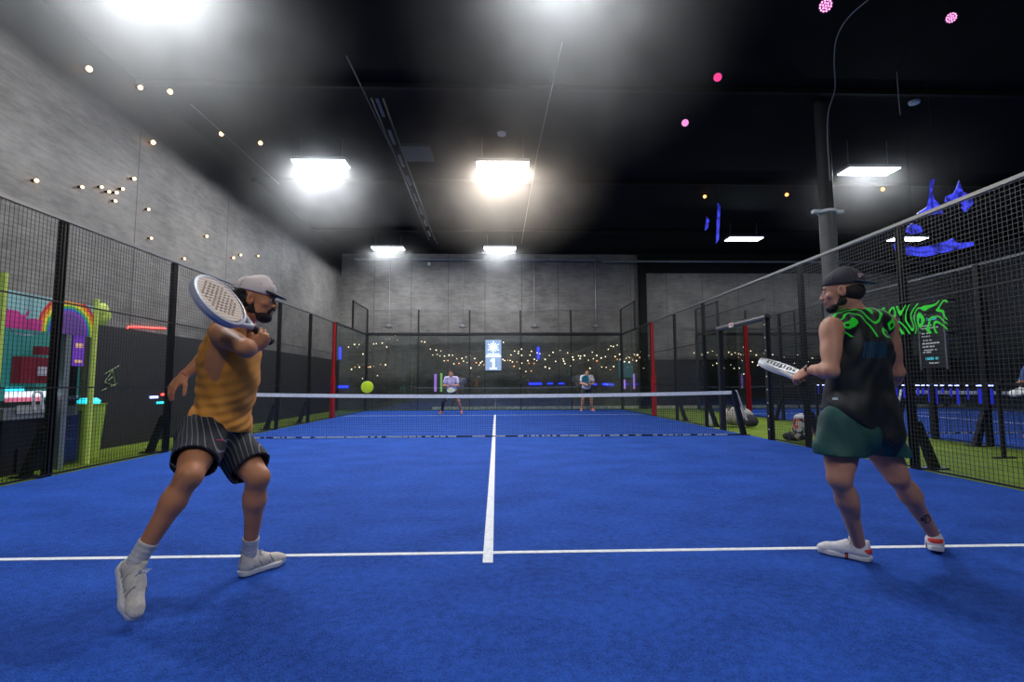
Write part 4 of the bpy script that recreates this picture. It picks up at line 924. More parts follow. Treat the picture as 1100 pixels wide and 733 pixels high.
def racket(c, d, n, face, rim, label, h=.004, grip=None, holes=True, hmat=None):
    """c: butt of the handle, d: direction to the tip, n: face normal"""
    d = nrm(d); n = nrm(Vector(n) - d * Vector(n).dot(d)); x = d.cross(n); M = Matrix((x, d, n)).transposed(); P = lambda a, b, z=0: c + x * a + d * b + n * z
    rk = thing('padel_racket', c, label, 'racket')
    # face blade
    def outline(cl, r0, th, mode='add'):
        A = np.array(M, dtype=np.float32); c0 = npv(c)
        def f(Pp):
            q = (Pp - c0) @ A; u, v = q[..., 0], q[..., 1] - .315; w = .128 * (1 - .10 * np.clip(-v / .13, 0, 1) ** 2) + r0
            dd = np.sqrt((u / 1.0) ** 2 + (v / 1.08) ** 2) - w; return np.maximum(dd, np.abs(q[..., 2]) - th)
        return f
    lo, hi = P(0, .315) - Vector((.17, .17, .17)), P(0, .315) + Vector((.17, .17, .17))
    cl = Clay(h); cl.ops.append((outline(cl, -.006, .0165), npv(lo), npv(hi), .0, 'add'))
    if holes:
        for i in range(-4, 5):
            for j in range(-4, 5):
                a, b = i * .022 + (.011 if j % 2 else 0), .325 + j * .02
                if (a / .092) ** 2 + ((b - .325) / .095) ** 2 < 1: cl.cap(P(a, b, -.04), P(a, b, .04), .0052, k=.001, mode='sub')
    cl.build('face', face, rk)
    pts = []
    for i in range(48):
        t = 2 * math.pi * i / 48; pts.append(P(.127 * math.sin(t), .315 - .137 * math.cos(t)))
    rm = MB(); s0 = len(rm.v)
    for i, pt in enumerate(pts):
        t = 2 * math.pi * i / 48; o = x * math.sin(t) - d * math.cos(t)
        for (a, z) in ((-.008, .0185), (.004, .017), (.007, .0), (.004, -.017), (-.008, -.0185)): rm.v.append(tuple(pt + o * a + n * z))
    for i in range(48):
        for j in range(5): a = i * 5 + j; b = i * 5 + (j + 1) % 5; c2 = ((i + 1) % 48) * 5 + (j + 1) % 5; d2 = ((i + 1) % 48) * 5 + j; rm.f.append((a, b, c2, d2))
    rm.build('rim', rim, rk, smooth=False, bevel=0)
    th = Clay(h)
    for q in (-1, 1): th.cap(P(0, .125), P(q * .062, .205), .014, .013, k=.01)
    th.cap(P(-.045, .19), P(.045, .19), .011, k=.012); th.build('throat', rim, rk)
    MB().tube([P(0, 0), P(0, .005), P(0, .012), P(0, .13)], [.0185, .0195, .0165, .015], 12).build('grip', grip or mat('grip_black', (.02, .02, .02), .8, bump=.6, bscale=120), rk)
    w = MB()
    for i in range(7): y = .02 + i * .016; w.tube([P(.0165 * math.cos(t), y + t / (2 * math.pi) * .016, .0165 * math.sin(t)) for t in [k * math.pi / 5 for k in range(11)]], .0012, 4)
    w.build('grip_wrap', RUBBER, rk)
    return rk
def gripwrist(J, q, G, rd, hint, toward, thumb_up=True):
    """wrist and hand orientation so that the hand closes round a handle at G running along rd"""
    rd = nrm(rd); hd = nrm(hint - rd * hint.dot(rd)); n = nrm(hd.cross(rd)); n = n if n.dot(toward) > 0 else -n
    J['wr' + q] = G - hd * .082 - n * .026; side = 1 if hd.cross(n).dot(rd) > 0 else -1
    return (hd, n, side, 1.12, .02, .9)
def chk(nm, J):
    pr = []
    for a, b in (('hipL', 'hipR'), ('hipL', 'kneeL'), ('kneeL', 'ankL'), ('hipR', 'kneeR'), ('kneeR', 'ankR'), ('shL', 'shR'), ('shL', 'elL'), ('elL', 'wrL'), ('shR', 'elR'), ('elR', 'wrR')): pr.append('%s-%s %.2f' % (a, b, (J[a] - J[b]).length))
    pr.append('torso %.2f' % ((J['hipL'] + J['hipR']) / 2 - (J['shL'] + J['shR']) / 2).length); pr.append('head-neck %.2f' % (J['head'] - J['neck']).length)
    for q in 'LR': pr.append('ank%s z %.2f' % (q, J['ank' + q].z))
    print(nm, ' '.join(pr))

# ---------------------------------------------------------------- player in orange tank top (left)
A = at
gp = A(292, 368, 2.56); rd1 = A(198, 296, 2.24) - gp
J = dict(hipL=A(241, 468, 2.83), hipR=A(222, 464, 2.66), kneeL=A(277, 513, 2.70), kneeR=A(203, 512, 2.38), ankL=A(268, 592, 2.80), ankR=A(147, 603, 2.30),
         shL=A(262, 352, 2.98), shR=A(238, 359, 2.62), elL=A(226, 380, 3.14), elR=A(263, 374, 2.40), wrL=A(198, 403, 3.05), wrR=A(279, 365, 2.57),
         neck=A(258, 343, 2.79), head=A(274, 322, 2.79), headF=RIGHT * .96 + FWD * .22 - Vector((0, 0, .1)), headU=Vector((0.05, 0, 1)), toeL=Vector((1, .15, 0)), toeR=Vector((.6, -.5, -.4)))
HR = gripwrist(J, 'R', gp + nrm(rd1) * .055, rd1, UP * .8 + RIGHT * .5, FWD)
chk('P1', J)
def build_p1(J):
    p = Person(J, .0052, 1.0); skin = skinmat('tan_skin', (.56, .225, .105))
    c = Clay(p.h); p.torso(c); p.shoulders(c); p.head(c, .055)
    p.arm(c, 'L', (J['wrL'] - J['elL'] + Vector((0, 0, -.03)), Vector((.2, .7, -.6)), 1, .32, .25))
    rd = rd1
    # fist round the grip
    p.arm(c, 'R', HR)
    p.leg(c, 'L'); p.leg(c, 'R')
    body = c.build('person', skin, label='man in orange tank top and backward-leaning stride swinging a pale racket', cat='person')
    p.eyes(body)
    hair = mat('black_hair', (.012, .008, .006), .75, bump=.8, bscale=90)
    # hair at nape and sides
    P, M = p.HP, p.HM; c = Clay(.0045)
    c.ell(P(0, -.045, -.005), (.082, .075, .07), M, k=.02)
    for i in range(26):
        random.seed(i); a = random.uniform(-1.3, 1.3); z = random.uniform(-.055, .03); c.ell(P(math.sin(a) * .078, -.02 - math.cos(a) * .085, z), (.02, .02, .018), M, k=.01)
    c.cut(P(0, .012, 0), p.HM.col[1]); c.disp(fold(P(0, 0, 0), Vector((.3, .5, 1)), .003, 200, 5)); c.build('hair', hair, body)
    c = Clay(.004)   # beard
    c.cap(P(-.054, .0, -.058), P(-.034, .046, -.09), .017, .022, k=.02); c.cap(P(.054, .0, -.058), P(.034, .046, -.09), .017, .022, k=.02)
    c.ell(P(0, .060, -.093), (.04, .038, .03), M, k=.03); c.cap(P(-.058, .0, -.02), P(-.058, .0, -.06), .013, .02, k=.01); c.cap(P(.058, .0, -.02), P(.058, .0, -.06), .013, .02, k=.01)
    c.cap(P(-.028, .085, -.062), P(-.018, .098, -.044), .008, .007, k=.008); c.cap(P(.028, .085, -.062), P(.018, .098, -.044), .008, .007, k=.008); c.cap(P(-.018, .1, -.043), P(.018, .1, -.043), .006, k=.006)
    c.disp(fold(P(0, 0, 0), Vector((.3, .5, 1)), .0015, 300, 6)); c.build('beard', mat('beard_hair', (.018, .01, .007), .8, bump=.8, bscale=120), body)
    for q in (-1, 1): MB().tube([P(q * .014, .096, .02), P(q * .03, .094, .027), P(q * .046, .08, .021)], [.003, .0042, .002], 6).build('eyebrow', hair, body)
    def badge(P, M, o, k):
        MB().cbox(P(.0, .083, .085), (.016, .004, .014), basis(M.col[2], M.col[0])).build('cap_emblem', mat('cap_red', (.45, .1, .08), .7), o)
    cap_hat(p, body, mat('cream_cap', (.85, .70, .66), .8, bump=.2, bscale=200), mat('black_brim', (.02, .018, .018), .6), tilt=.12, badge=badge, label='cream cap with a dark brim')
    # tank top
    orange = mat('orange_jersey', (.70, .27, .035), .75, bump=.25, bscale=350)
    nt, b = nodes_of(orange)
    c = Clay(.0052); p.torso(c, .013); p.shoulders(c, .010); t = p.tl; pe = p.pel; u = p.PU
    # loose front and hem
    c.ell(pe + u * t * .34 + p.WM.col[1] * .05, (.15, .10, .2), p.WM, k=.06); c.ell(pe + u * .04 + p.PF * .01, (.182, .145, .12), p.PM, k=.05)
    c.ell(pe + u * t * .6 + p.CF * .07, (.14, .09, .2), p.CM, k=.05)
    for q, s_ in (('R', 1), ('L', -1)):
        sh = J['sh' + q]; c.ell(sh + p.CX * s_ * .075 - u * .15 - p.CF * .02, (.115, .105, .26), p.CM, k=.01, mode='sub'); c.ell(sh + p.CX * s_ * .09, (.12, .13, .12), p.CM, k=.02, mode='sub')
    c.ell(J['neck'] + p.CF * .09 + u * .01, (.085, .13, .11), p.CM, k=.01, mode='sub'); c.ell(J['neck'] + u * .02, (.075, .075, .06), p.CM, k=.01, mode='sub')
    c.disp(fold(pe, u - p.CF * .9 + p.CX * .3, .0045, 48, 21)); c.disp(fold(pe, u * .6 + p.CF * .8, .003, 66, 33)); c.disp(fold(pe, u * .8 + p.CX * .3 - p.CF * .2, .0022, 130, 3))
    c.cut(pe + u * .045 + p.PF * -.02, -(u + p.PF * .12 - p.PX * .05))
    c.build('tank_top', orange, body)
    # pinstripe shorts
    sh = mat('pinstripe', (.012, .012, .018), .8); nt, b = nodes_of(sh); a = N(nt, 'ShaderNodeAttribute'); a.attribute_name = 'stripe'
    f = mth(nt, 'LESS_THAN', mth(nt, 'ABSOLUTE', mth(nt, 'SUBTRACT', mth(nt, 'FRACT', mth(nt, 'MULTIPLY', a.outputs['Fac'], 44)), .5)), .07)
    nt.links.new(mixc(nt, f, (.010, .010, .016), (.16, .16, .19)), b.inputs['Base Color'])
    c = Clay(.0052)
    c.ell(pe + u * .03, (.180, .135, .13), p.PM, k=.04); 
    for q in (-1, 1): c.ell(pe + p.PX * q * .08 - p.PF * .05 - u * .03, (.1, .1, .11), p.PM, k=.04)
    for q, ext in (('L', .80), ('R', .72)):
        a0, b0 = J['hip' + q], J['knee' + q]; c.cap(a0, L(a0, b0, ext), .112, .108, k=.05)
    for q, ext in (('L', .80), ('R', .72)):
        a0, b0 = J['hip' + q], J['knee' + q]; d = nrm(b0 - a0); e0 = L(a0, b0, ext); c.cap(e0 - d * .03, e0 + d * .16, .094, .1, k=.004, mode='sub')
        e1 = npv(e0); dn = npv(d); ot = npv(J['knee' + ('R' if q == 'L' else 'L')]); mine = npv(b0); me_ = npv(a0)
        def cutleg(P, e1=e1, dn=dn, mid=npv(L(J['kneeL'], J['kneeR'], .5)), side=npv(nrm(J['knee' + q] - J['knee' + ('R' if q == 'L' else 'L')]))):
            pl = (P - e1) @ dn; sd = (P - mid) @ side; return np.where(sd > -.02, pl, -1.)
        c.ops.append((cutleg, None, None, 0, 'int'))
    c.disp(fold(pe, p.PX + p.PF * .4, .005, 45, 7)); c.disp(fold(pe, u + p.PX * .4, .003, 60, 8))
    c.cut(pe + u * .115, u)
    px, pf, pc = npv(p.PX), npv(p.PF), npv(pe)
    def stripe(V):
        q = V - pc; return (np.arctan2(q @ px, q @ pf + 1e-6) * .16 + 0 * V[:, 0]).astype(np.float32)
    # stripes follow the cloth: coordinate across each thigh
    vax = npv(nrm((J['kneeR'] - J['hipR']).cross(FWD)))
    c.build('shorts', sh, body, attr={'stripe': lambda V: ((V - pc) @ vax) + .25 * ((V - pc) @ npv(FWD))})
    MB().cbox(A(236, 473, 2.50), (.014, .002, .006), basis(-FWD, RIGHT)).build('shorts_emblem', mat('red_emblem', (.6, .02, .06), .6), body)
    # shoes
    up_m = mat('cream_shoe', (.60, .54, .48), .7, noise=(60, .12), bump=.3, bscale=150); so = mat('white_sole', (.68, .66, .66), .5); sk = mat('white_sock', (.6, .56, .54), .9, bump=.4, bscale=200)
    hl = onplane(250, 616, 2, .012); fdl = nrm((onplane(302, 598, 2, .012) - hl)); hl = J['ankL'] - fdl * .05; hl.z = .012
    tp = onplane(150, 661, 2, .03); an = J['ankR']; fd = nrm(tp - an + Vector((0, 0, .03)))
    upv = nrm(Vector((0, 0, 1)) * .6 + (A(190, 620, 2.3) - A(150, 620, 2.3)) * 1.5 ) 
    upv = nrm(upv - fd * upv.dot(fd)); heel = tp - fd * .265
    fd = nrm(RIGHT * .5 - UP * .62 - FWD * .45); upv = RIGHT * .75 + UP * .65; upv = nrm(upv - fd * upv.dot(fd)); heel = an - fd * .035 - upv * .085
    def accs(P, M, o, k):
        g = mat('shoe_grey', (.28, .27, .27), .7)
        for q in (-1, 1):
            for i in range(4): y = .095 + i * .024; MB().tube([P(q * .043, y + .012, .036), P(q * .0405, y, .06), P(q * .030, y - .008, .082)], .0022 * k, 5).build('side_stripe', g, o)
            MB().tube([P(q * .040, .035, .06), P(q * .042, .06, .045), P(q * .042, .085, .036)], .0025 * k, 5).build('heel_stripe', g, o)
    def acc(P, M, o, k): MB().cbox(P(-.036, .12, .06), (.003, .022, .01), M).build('side_mark', mat('shoe_red', (.5, .05, .08), .6), o)
    def acc2(P, M, o, k):
        accs(P, M, o, k); MB().cbox(P(.0, .12, .095), (.014, .012, .002), M).build('tongue_mark', MATS.get('shoe_red') or mat('shoe_red', (.5, .05, .08), .6), o)
    footwear(p, 'L', body, hl, fdl, Vector((0, 0, 1)), up_m, so, size=.98, sock=sk, sockh=.09, accent=accs)
    footwear(p, 'R', body, heel, fd, upv, up_m, so, size=.98, sock=sk, sockh=.10, accent=acc2)
    MB().tube([J['wrL'] + basis(J['wrL'] - J['elL'], UP) @ Vector((math.cos(t) * .029, math.sin(t) * .029, 0)) for t in [k * math.pi / 10 for k in range(20)]], .003, 6, close=True).build('bracelet', mat('bracelet_red', (.4, .08, .08), .5), body)
    rf_ = mat('racket_cream', (.62, .52, .42), .5); nt, b = nodes_of(rf_); tc = N(nt, 'ShaderNodeTexCoord'); w = N(nt, 'ShaderNodeTexWave'); w.inputs['Scale'].default_value = 22; w.bands_direction = 'Z'
    nt.links.new(tc.outputs['Object'], w.inputs[0]); nt.links.new(mixc(nt, w.outputs['Fac'], (.66, .56, .48), (.5, .3, .2)), b.inputs['Base Color'])
    racket(gp, rd, -FWD * .30 + UP * .70 + RIGHT * .68, rf_, mat('racket_rim', (.42, .42, .5), .35), 'pale cream racket with a grey rim swung behind the head of the man in orange')
build_p1(J)
# ---------------------------------------------------------------- player in black (right)
J = dict(hipL=A(906, 457, 2.89), hipR=A(934, 457, 3.0), kneeL=A(902, 514, 2.82), kneeR=A(964, 512, 2.96), ankL=A(924, 588, 2.98), ankR=A(1004, 576, 3.12),
         shL=A(893, 352, 2.86), shR=A(951, 347, 3.03), elL=A(893, 399, 2.74), elR=A(964, 400, 3.09), wrL=A(866, 403, 2.93), wrR=A(950, 424, 3.27),
         neck=A(918, 335, 2.96), head=A(905, 313, 2.95), headF=-RIGHT * .80 + FWD * .62 - Vector((0, 0, .12)), headU=Vector((-.05, 0, 1)), toeL=Vector((-1, .1, 0)), toeR=Vector((-.1, 1, 0)))
ra = A(863, 413, 2.93); rd2 = nrm((FWD + RIGHT * .54) * .82 - RIGHT * .36 + UP * .20)
HL = gripwrist(J, 'L', ra + rd2 * .06, rd2, -RIGHT * .5 + FWD * .3 - UP * .35, -UP * .2 + RIGHT)
chk('P2', J)
def build_p2(J):
    p = Person(J, .0052, 1.0); skin = skinmat('fair_skin', (.52, .24, .155))
    c = Clay(p.h); p.torso(c); p.shoulders(c); p.head(c, .057)
    p.arm(c, 'L', HL)
    p.arm(c, 'R', (nrm(J['wrR'] - J['elR']), -RIGHT, -1, .7))
    p.leg(c, 'L', nrm(-RIGHT + FWD * .6)); p.leg(c, 'R', nrm(-RIGHT * .6 + FWD))
    nt, b = nodes_of(skin); at_ = N(nt, 'ShaderNodeAttribute'); at_.attribute_name = 'tattoo'; old = b.inputs['Base Color'].links[0].from_socket; tc = N(nt, 'ShaderNodeTexCoord'); nn = N(nt, 'ShaderNodeTexNoise'); nn.inputs['Scale'].default_value = 60; nt.links.new(tc.outputs['Object'], nn.inputs['Vector'])
    nt.links.new(mixc(nt, mth(nt, 'MULTIPLY', at_.outputs['Fac'], mth(nt, 'GREATER_THAN', nn.outputs['Fac'], .45)), old, (.03, .02, .02)), b.inputs['Base Color'])
    tp_ = npv(A(999, 561, 3.0))
    body = c.build('person', skin, attr={'tattoo': lambda V: (np.sqrt(((V - tp_) ** 2).sum(1)) < .045)}, label='man seen from behind in black vest and teal shorts, green reflection painted on the vest', cat='person')
    p.eyes(body)
    P, M = p.HP, p.HM; hair = mat('dark_hair', (.02, .013, .01), .8, bump=.7, bscale=100)
    c = Clay(.0045); c.ell(P(0, -.04, -.01), (.079, .07, .06), M, k=.02); c.cut(P(0, .006, 0), M.col[1]); c.cut(P(0, 0, -.065), -M.col[2]); c.build('hair', hair, body)
    c = Clay(.004); c.cap(P(-.058, .0, -.028), P(-.053, .002, -.062), .012, .018, k=.01); c.cap(P(.058, .0, -.028), P(.053, .002, -.062), .012, .018, k=.01); c.cap(P(-.053, .002, -.062), P(-.034, .046, -.09), .0185, .021, k=.02); c.cap(P(.053, .002, -.062), P(.034, .046, -.09), .0185, .021, k=.02); c.ell(P(0, .064, -.094), (.034, .032, .025), M, k=.02); c.build('beard', mat('beard_hair', (.018, .01, .007), .8), body)
    for q in (-1, 1): MB().tube([P(q * .014, .096, .02), P(q * .03, .094, .027), P(q * .046, .08, .021)], [.003, .0042, .002], 6).build('eyebrow', hair, body)
    def badge(P, M, o, k): MB().cbox(P(-.040, -.098, .068), (.024, .002, .013), basis(nrm(M.col[1] * -1 - M.col[0] * .45), M.col[0] * 1) @ Matrix(((1, 0, 0), (0, 0, 1), (0, -1, 0)))).build('cap_patch', mat('patch_pink', (.45, .3, .36), .6), o)
    cap_hat(p, body, mat('charcoal_cap', (.035, .032, .042), .8, bump=.25, bscale=200), mat('charcoal_brim', (.07, .07, .08), .6), back=True, brim_len=.09, tilt=-.1, label='charcoal cap worn backwards', badge=badge)
    # vest
    t = p.tl; pe = p.pel; u = p.PU
    vm = swirl('vest_reflection', (2.2, 1.4, .7), 5.2, 8., .16, mask='band')  # green reflection painted into the vest colour, with its own glow
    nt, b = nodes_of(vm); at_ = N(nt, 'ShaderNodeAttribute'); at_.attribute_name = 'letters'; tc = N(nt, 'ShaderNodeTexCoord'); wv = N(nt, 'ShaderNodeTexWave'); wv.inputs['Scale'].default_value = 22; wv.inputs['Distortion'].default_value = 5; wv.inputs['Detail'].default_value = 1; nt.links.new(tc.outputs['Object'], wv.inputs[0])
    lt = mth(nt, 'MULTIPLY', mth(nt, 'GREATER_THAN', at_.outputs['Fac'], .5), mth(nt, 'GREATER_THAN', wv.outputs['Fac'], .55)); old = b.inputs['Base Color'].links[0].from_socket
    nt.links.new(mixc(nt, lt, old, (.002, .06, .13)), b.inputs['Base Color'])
    c = Clay(.0052); p.torso(c, .016); p.shoulders(c, .014)
    c.ell(pe + u * .08, (.205, .165, .2), p.WM, k=.06); c.ell(pe + u * t * .45, (.175, .13, .2), p.WM, k=.06)
    dr = nrm(RIGHT * .8 - UP * .8 - FWD * .2)
    c.cap(pe + u * .1 + p.PX * .06 - p.PF * .05, A(950, 468, 2.86), .13, .10, k=.05); c.cap(pe + u * .02, A(915, 440, 2.86), .14, .10, k=.04)
    for q, s_ in (('R', 1), ('L', -1)):
        s0 = J['sh' + q]; c.ell(s0 + p.CX * s_ * .085 - u * .05, (.095, .12, .15), p.CM, k=.01, mode='sub')
    c.ell(J['neck'] + u * .055, (.085, .085, .05), p.CM, k=.01, mode='sub')
    c.disp(fold(pe, RIGHT + u * .8, .006, 50, 11)); c.disp(fold(pe, RIGHT - u * .3, .003, 85, 12))
    # slanted hem: lower to the right
    h0, h1 = A(884, 437, 2.9), A(962, 486, 2.9); hn = nrm((h1 - h0).cross(FWD)); hn = hn if hn.z < 0 else -hn
    c.cut(h0, hn)
    z1 = A(900, 341 - 6, 2.95).z; z0 = A(900, 368, 2.85).z
    zl0 = A(935, 386, 2.85).z; zl1 = A(935, 368, 2.85).z
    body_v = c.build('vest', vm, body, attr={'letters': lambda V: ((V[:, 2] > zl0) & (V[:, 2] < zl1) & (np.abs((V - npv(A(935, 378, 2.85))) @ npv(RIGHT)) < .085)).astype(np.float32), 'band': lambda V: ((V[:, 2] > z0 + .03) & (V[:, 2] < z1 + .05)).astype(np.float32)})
    # cyan lettering strokes low on the back (illegible in the photo)
    # shorts
    teal = mat('teal_shorts', (.008, .07, .062), .6, bump=.3, bscale=250, noise=(4, .35))
    c = Clay(.0052); c.ell(pe + u * .0, (.182, .142, .13), p.PM, k=.04)
    for q in (-1, 1): c.ell(pe + p.PX * q * .08 - p.PF * .06 - u * .04, (.105, .11, .115), p.PM, k=.04)
    for q, ext in (('L', .60), ('R', .60)):
        a0, b0 = J['hip' + q], J['knee' + q]; c.cap(a0, L(a0, b0, ext), .112, .125, k=.05)
    c.cap(A(897, 450, 2.86), A(884, 476, 2.86), .05, .03, k=.10)
    for q, ext in (('L', .60), ('R', .60)):
        a0, b0 = J['hip' + q], J['knee' + q]; d = nrm(b0 - a0); e0 = L(a0, b0, ext); c.cap(e0 + d * .02, e0 + d * .2, .098, .11, k=.004, mode='sub')
    c.disp(fold(pe, RIGHT + FWD * .4, .007, 42, 17)); c.disp(fold(pe, RIGHT + u * .4, .003, 70, 18))
    c.cut(A(905, 488, 2.9), -Vector((.05, 0, 1))); c.cut(pe + u * .12, u); c.build('shorts', teal, body)
    MB().cbox(A(897, 428.5, 2.715), (.014, .002, .006), basis(UP * .2 - FWD, RIGHT) @ Matrix(((1, 0, 0), (0, 0, 1), (0, -1, 0)))).build('hem_tag', WHITE, body)
    up_m = mat('white_shoe', (.68, .66, .68), .6, noise=(60, .08), bump=.25, bscale=150); so = mat('white_sole', (.68, .66, .66), .5)
    redm = mat('shoe_orange_red', (.75, .06, .03), .5)
    def acc(P, M, o, k):
        c = Clay(.003); c.cap(P(0, .03, .062), P(0, .03, .075), .0385 * k, .036 * k, k=.01); c.cap(P(0, .04, .058), P(0, .085, .05), .0392 * k, .0375 * k, k=.01)
        c.cut(P(0, 0, .045), -M.col[2]); c.cut(P(0, .0, .074), M.col[2]); c.cut(P(0, .085, .05), M.col[1] + M.col[2] * .6); c.build('heel_patch', redm, o)
        for q in (-1, 1):
            b = MB(); b.cbox(P(q * .0405, .115, .022), (.002, .007, .016), M); b.build('sole_slot', BLACK, o)
            MB().cbox(P(q * .042, .115, .022), (.002, .003, .011), M).build('slot_accent', redm, o)
    hl = onplane(940, 607, 2, .012); fd = nrm(onplane(889, 597, 2, .012) - hl); hl = Vector((J['ankL'].x, J['ankL'].y, 0)) - fd * .05; hl.z = .012
    footwear(p, 'L', body, hl, fd, Vector((0, 0, 1)), up_m, so, acc, .98)
    fd = nrm(FWD + RIGHT * .66 - Vector((0, 0, .30))); u2 = nrm(Vector((0, 0, 1)) + FWD * .2 + RIGHT * .12); hl = J['ankR'] - fd * .045 - u2 * .085
    footwear(p, 'R', body, hl, fd, u2, up_m, so, acc, .98)
    M2 = basis(J['wrL'] - J['elL'], UP); w0 = L(J['wrL'], J['elL'], .06)
    MB().lathe(w0, [(.031, -.014), (.0335, -.012), (.0335, .012), (.031, .014)], 20, M2).build('watch_strap', BLACK, body)
    wf = w0 + nrm(-FWD * .6 + UP * .6 - RIGHT * .3) * .033; MB().lathe(wf, [(.017, 0), (.02, .004), (.018, .009)], 16, frame(nrm(-FWD * .6 + UP * .6 - RIGHT * .3), RIGHT)).build('watch_face', mat('watch_glass', (.02, .02, .025), .15), body)
    vr = -nrm(FWD + RIGHT * .54); nb = nrm(vr - rd2 * vr.dot(rd2)); upn = nrm(UP - rd2 * UP.dot(rd2)); upn = nrm(upn - nb * upn.dot(nb))
    racket(ra, rd2, nb * .25 + upn * .97, mat('racket_black', (.015, .015, .017), .35), mat('racket_white', (.7, .7, .72), .3), 'black racket with white rim held out by the man in black')
    # ankle tattoo
    k2 = L(J['ankR'], J['kneeR'], .2); 
    return p
build_p2(J)
# ---------------------------------------------------------------- distant players
def ready(x, y, face, stance, H=1.74, reach=.33, lean=.12, bend=.1, knee=.06, hands=(.06, 1.0)):
    """standing ready pose facing -Y turned by face; returns joints in world space"""
    k = H / 1.8; R3 = Matrix.Rotation(face, 3, 'Z'); o = Vector((x, y, .008)); W = lambda a, b, c_: o + R3 @ Vector((a * k, b * k, c_ * k))
    # person faces local -Y ; their right hand is at local -X
    st = stance / 2; hz = .90 - bend
    J = dict(hipL=W(.09, .06, hz), hipR=W(-.09, .06, hz), kneeL=W(st * .72 + .02, -.06 - knee, .48 - bend * .3), kneeR=W(-st * .72 - .02, -.06 - knee, .48 - bend * .3), ankL=W(st, .03, .09), ankR=W(-st, .03, .09),
             shL=W(.19, -lean, hz + .50), shR=W(-.19, -lean, hz + .50), elL=W(.26, -lean - .05, hz + .25), elR=W(-.26, -lean - .05, hz + .25), wrL=W(.10, -lean - reach * .75, hands[1] + .02), wrR=W(-.10, -lean - reach * .75, hands[1] + .02),
             neck=W(0, -lean - .0, hz + .545), head=W(0, -lean - .05, hz + .665), headF=R3 @ Vector((0, -1, -.12)), headU=Vector((0, 0, 1)), toeL=R3 @ Vector((.25, -1, 0)), toeR=R3 @ Vector((-.25, -1, 0)))
    return J, k, W, R3
def far_player(x, y, face, stance, H, shirt, shorts, skin, shoe, label, rk, cap=None, hair=None, sleeve=.42, rlabel='', **kw):
    J, k, W, R3 = ready(x, y, face, stance, H, **kw); p = Person(J, .0085, k)
    c = Clay(.0085); p.torso(c); p.shoulders(c); p.head(c, .056)
    p.arm(c, 'L', (nrm(J['wrR'] - J['wrL'] + R3 @ Vector((0, -.2, 0))), R3 @ Vector((0, .3, 1)), 1, .9)); p.arm(c, 'R', (nrm(R3 @ Vector((.3, -1, 0))), R3 @ Vector((1, .3, 0)), -1, 1.0)); p.leg(c, 'L'); p.leg(c, 'R')
    body = c.build('person', skin, label=label, cat='person')
    P, M = p.HP, p.HM; hm = hair or MATS['dark_hair']
    c = Clay(.007); c.ell(P(0, -.018, .04), (.083, .1, .09), M, k=.02); c.cut(P(0, .045, .045), M.col[1] - M.col[2] * .5); c.build('hair', hm, body)
    pe, u, t = p.pel, p.PU, p.tl
    c = Clay(.008); p.torso(c, .012, lower=False); p.shoulders(c, .012); c.ell(pe + u * .1, (.165 * k, .13 * k, .16), p.WM, k=.06); c.ell(pe + u * .32, (.16 * k, .125 * k, .2), p.WM, k=.06)
    for q in 'LR': c.cap(J['sh' + q], L(J['sh' + q], J['el' + q], sleeve + .2), .072 * k, .074 * k, k=.03)
    for q in 'LR': d = nrm(J['el' + q] - J['sh' + q]); e = L(J['sh' + q], J['el' + q], sleeve + .22); c.cap(e, e + d * .1, .062 * k, .064 * k, k=.004, mode='sub')
    c.ell(J['neck'] + u * .05, (.07, .07, .04), p.CM, k=.01, mode='sub'); c.disp(fold(pe, Vector((1, 0, .4)), .006, 45, 3)); c.cut(pe - u * .0, -u); 
    sh = c.build('tshirt', shirt, body)
    c = Clay(.008); c.ell(pe, (.175 * k, .13 * k, .13 * k), p.PM, k=.04)
    for q in 'LR': c.cap(J['hip' + q], L(J['hip' + q], J['knee' + q], .72), .105 * k, .10 * k, k=.04)
    for q in 'LR': d = nrm(J['knee' + q] - J['hip' + q]); e = L(J['hip' + q], J['knee' + q], .72); c.cap(e, e + d * .14, .09 * k, .094 * k, k=.004, mode='sub'); 
    zc = J['kneeL'].z + .1; c.cut(Vector((x, y, zc)), Vector((0, 0, -1))); c.cut(pe + u * .12, u); c.build('shorts', shorts, body)
    for q in 'LR':
        fd = nrm(J['toe' + q]); hl = Vector((J['ank' + q].x, J['ank' + q].y, .01)) - fd * .05; footwear(p, q, body, hl, fd, Vector((0, 0, 1)), shoe, mat('far_sole', (.7, .5, .42), .6), size=.98, h=.007, laces=False)
    if rk:
        hp = (J['wrR'] + J['wrL']) / 2 + R3 @ Vector((0, -.08, -.02)); racket(hp - R3 @ Vector((0, 0, 0)), R3 @ Vector((.28, -.8, -.4)) if rk[2] else R3 @ Vector((-.5, -.35, .75)), R3 @ (Vector((0, -.5, .8)) if rk[2] else Vector((0, -.9, -.4))), rk[0], rk[1], rlabel, h=.006, holes=False)
    return p, body, sh
sk3 = skinmat('warm_skin', (.55, .26, .15))
g3 = onplane(485, 445, 2, 0); g4 = onplane(630.5, 442.0, 2, 0)
lav = mat('lavender_cloth', (.55, .52, .80), .8, bump=.2, bscale=120); wht = mat('pale_grey_cloth', (.72, .68, .70), .8, bump=.2, bscale=120); blk = mat('black_cloth', (.015, .015, .017), .8)
sal = mat('salmon_shoe', (.75, .22, .15), .6)
p3, b3, s3 = far_player(g3.x, g3.y, R(-4), .70, 1.76, lav, blk, sk3, sal, 'distant player in lavender t-shirt with legs wide apart, behind the net left of centre', (mat('racket_grey', (.22, .26, .2), .4), mat('racket_grey_rim', (.55, .6, .5), .4), 1), rlabel='grey racket held low by the distant player in lavender', hands=(.06, .98), bend=.14)
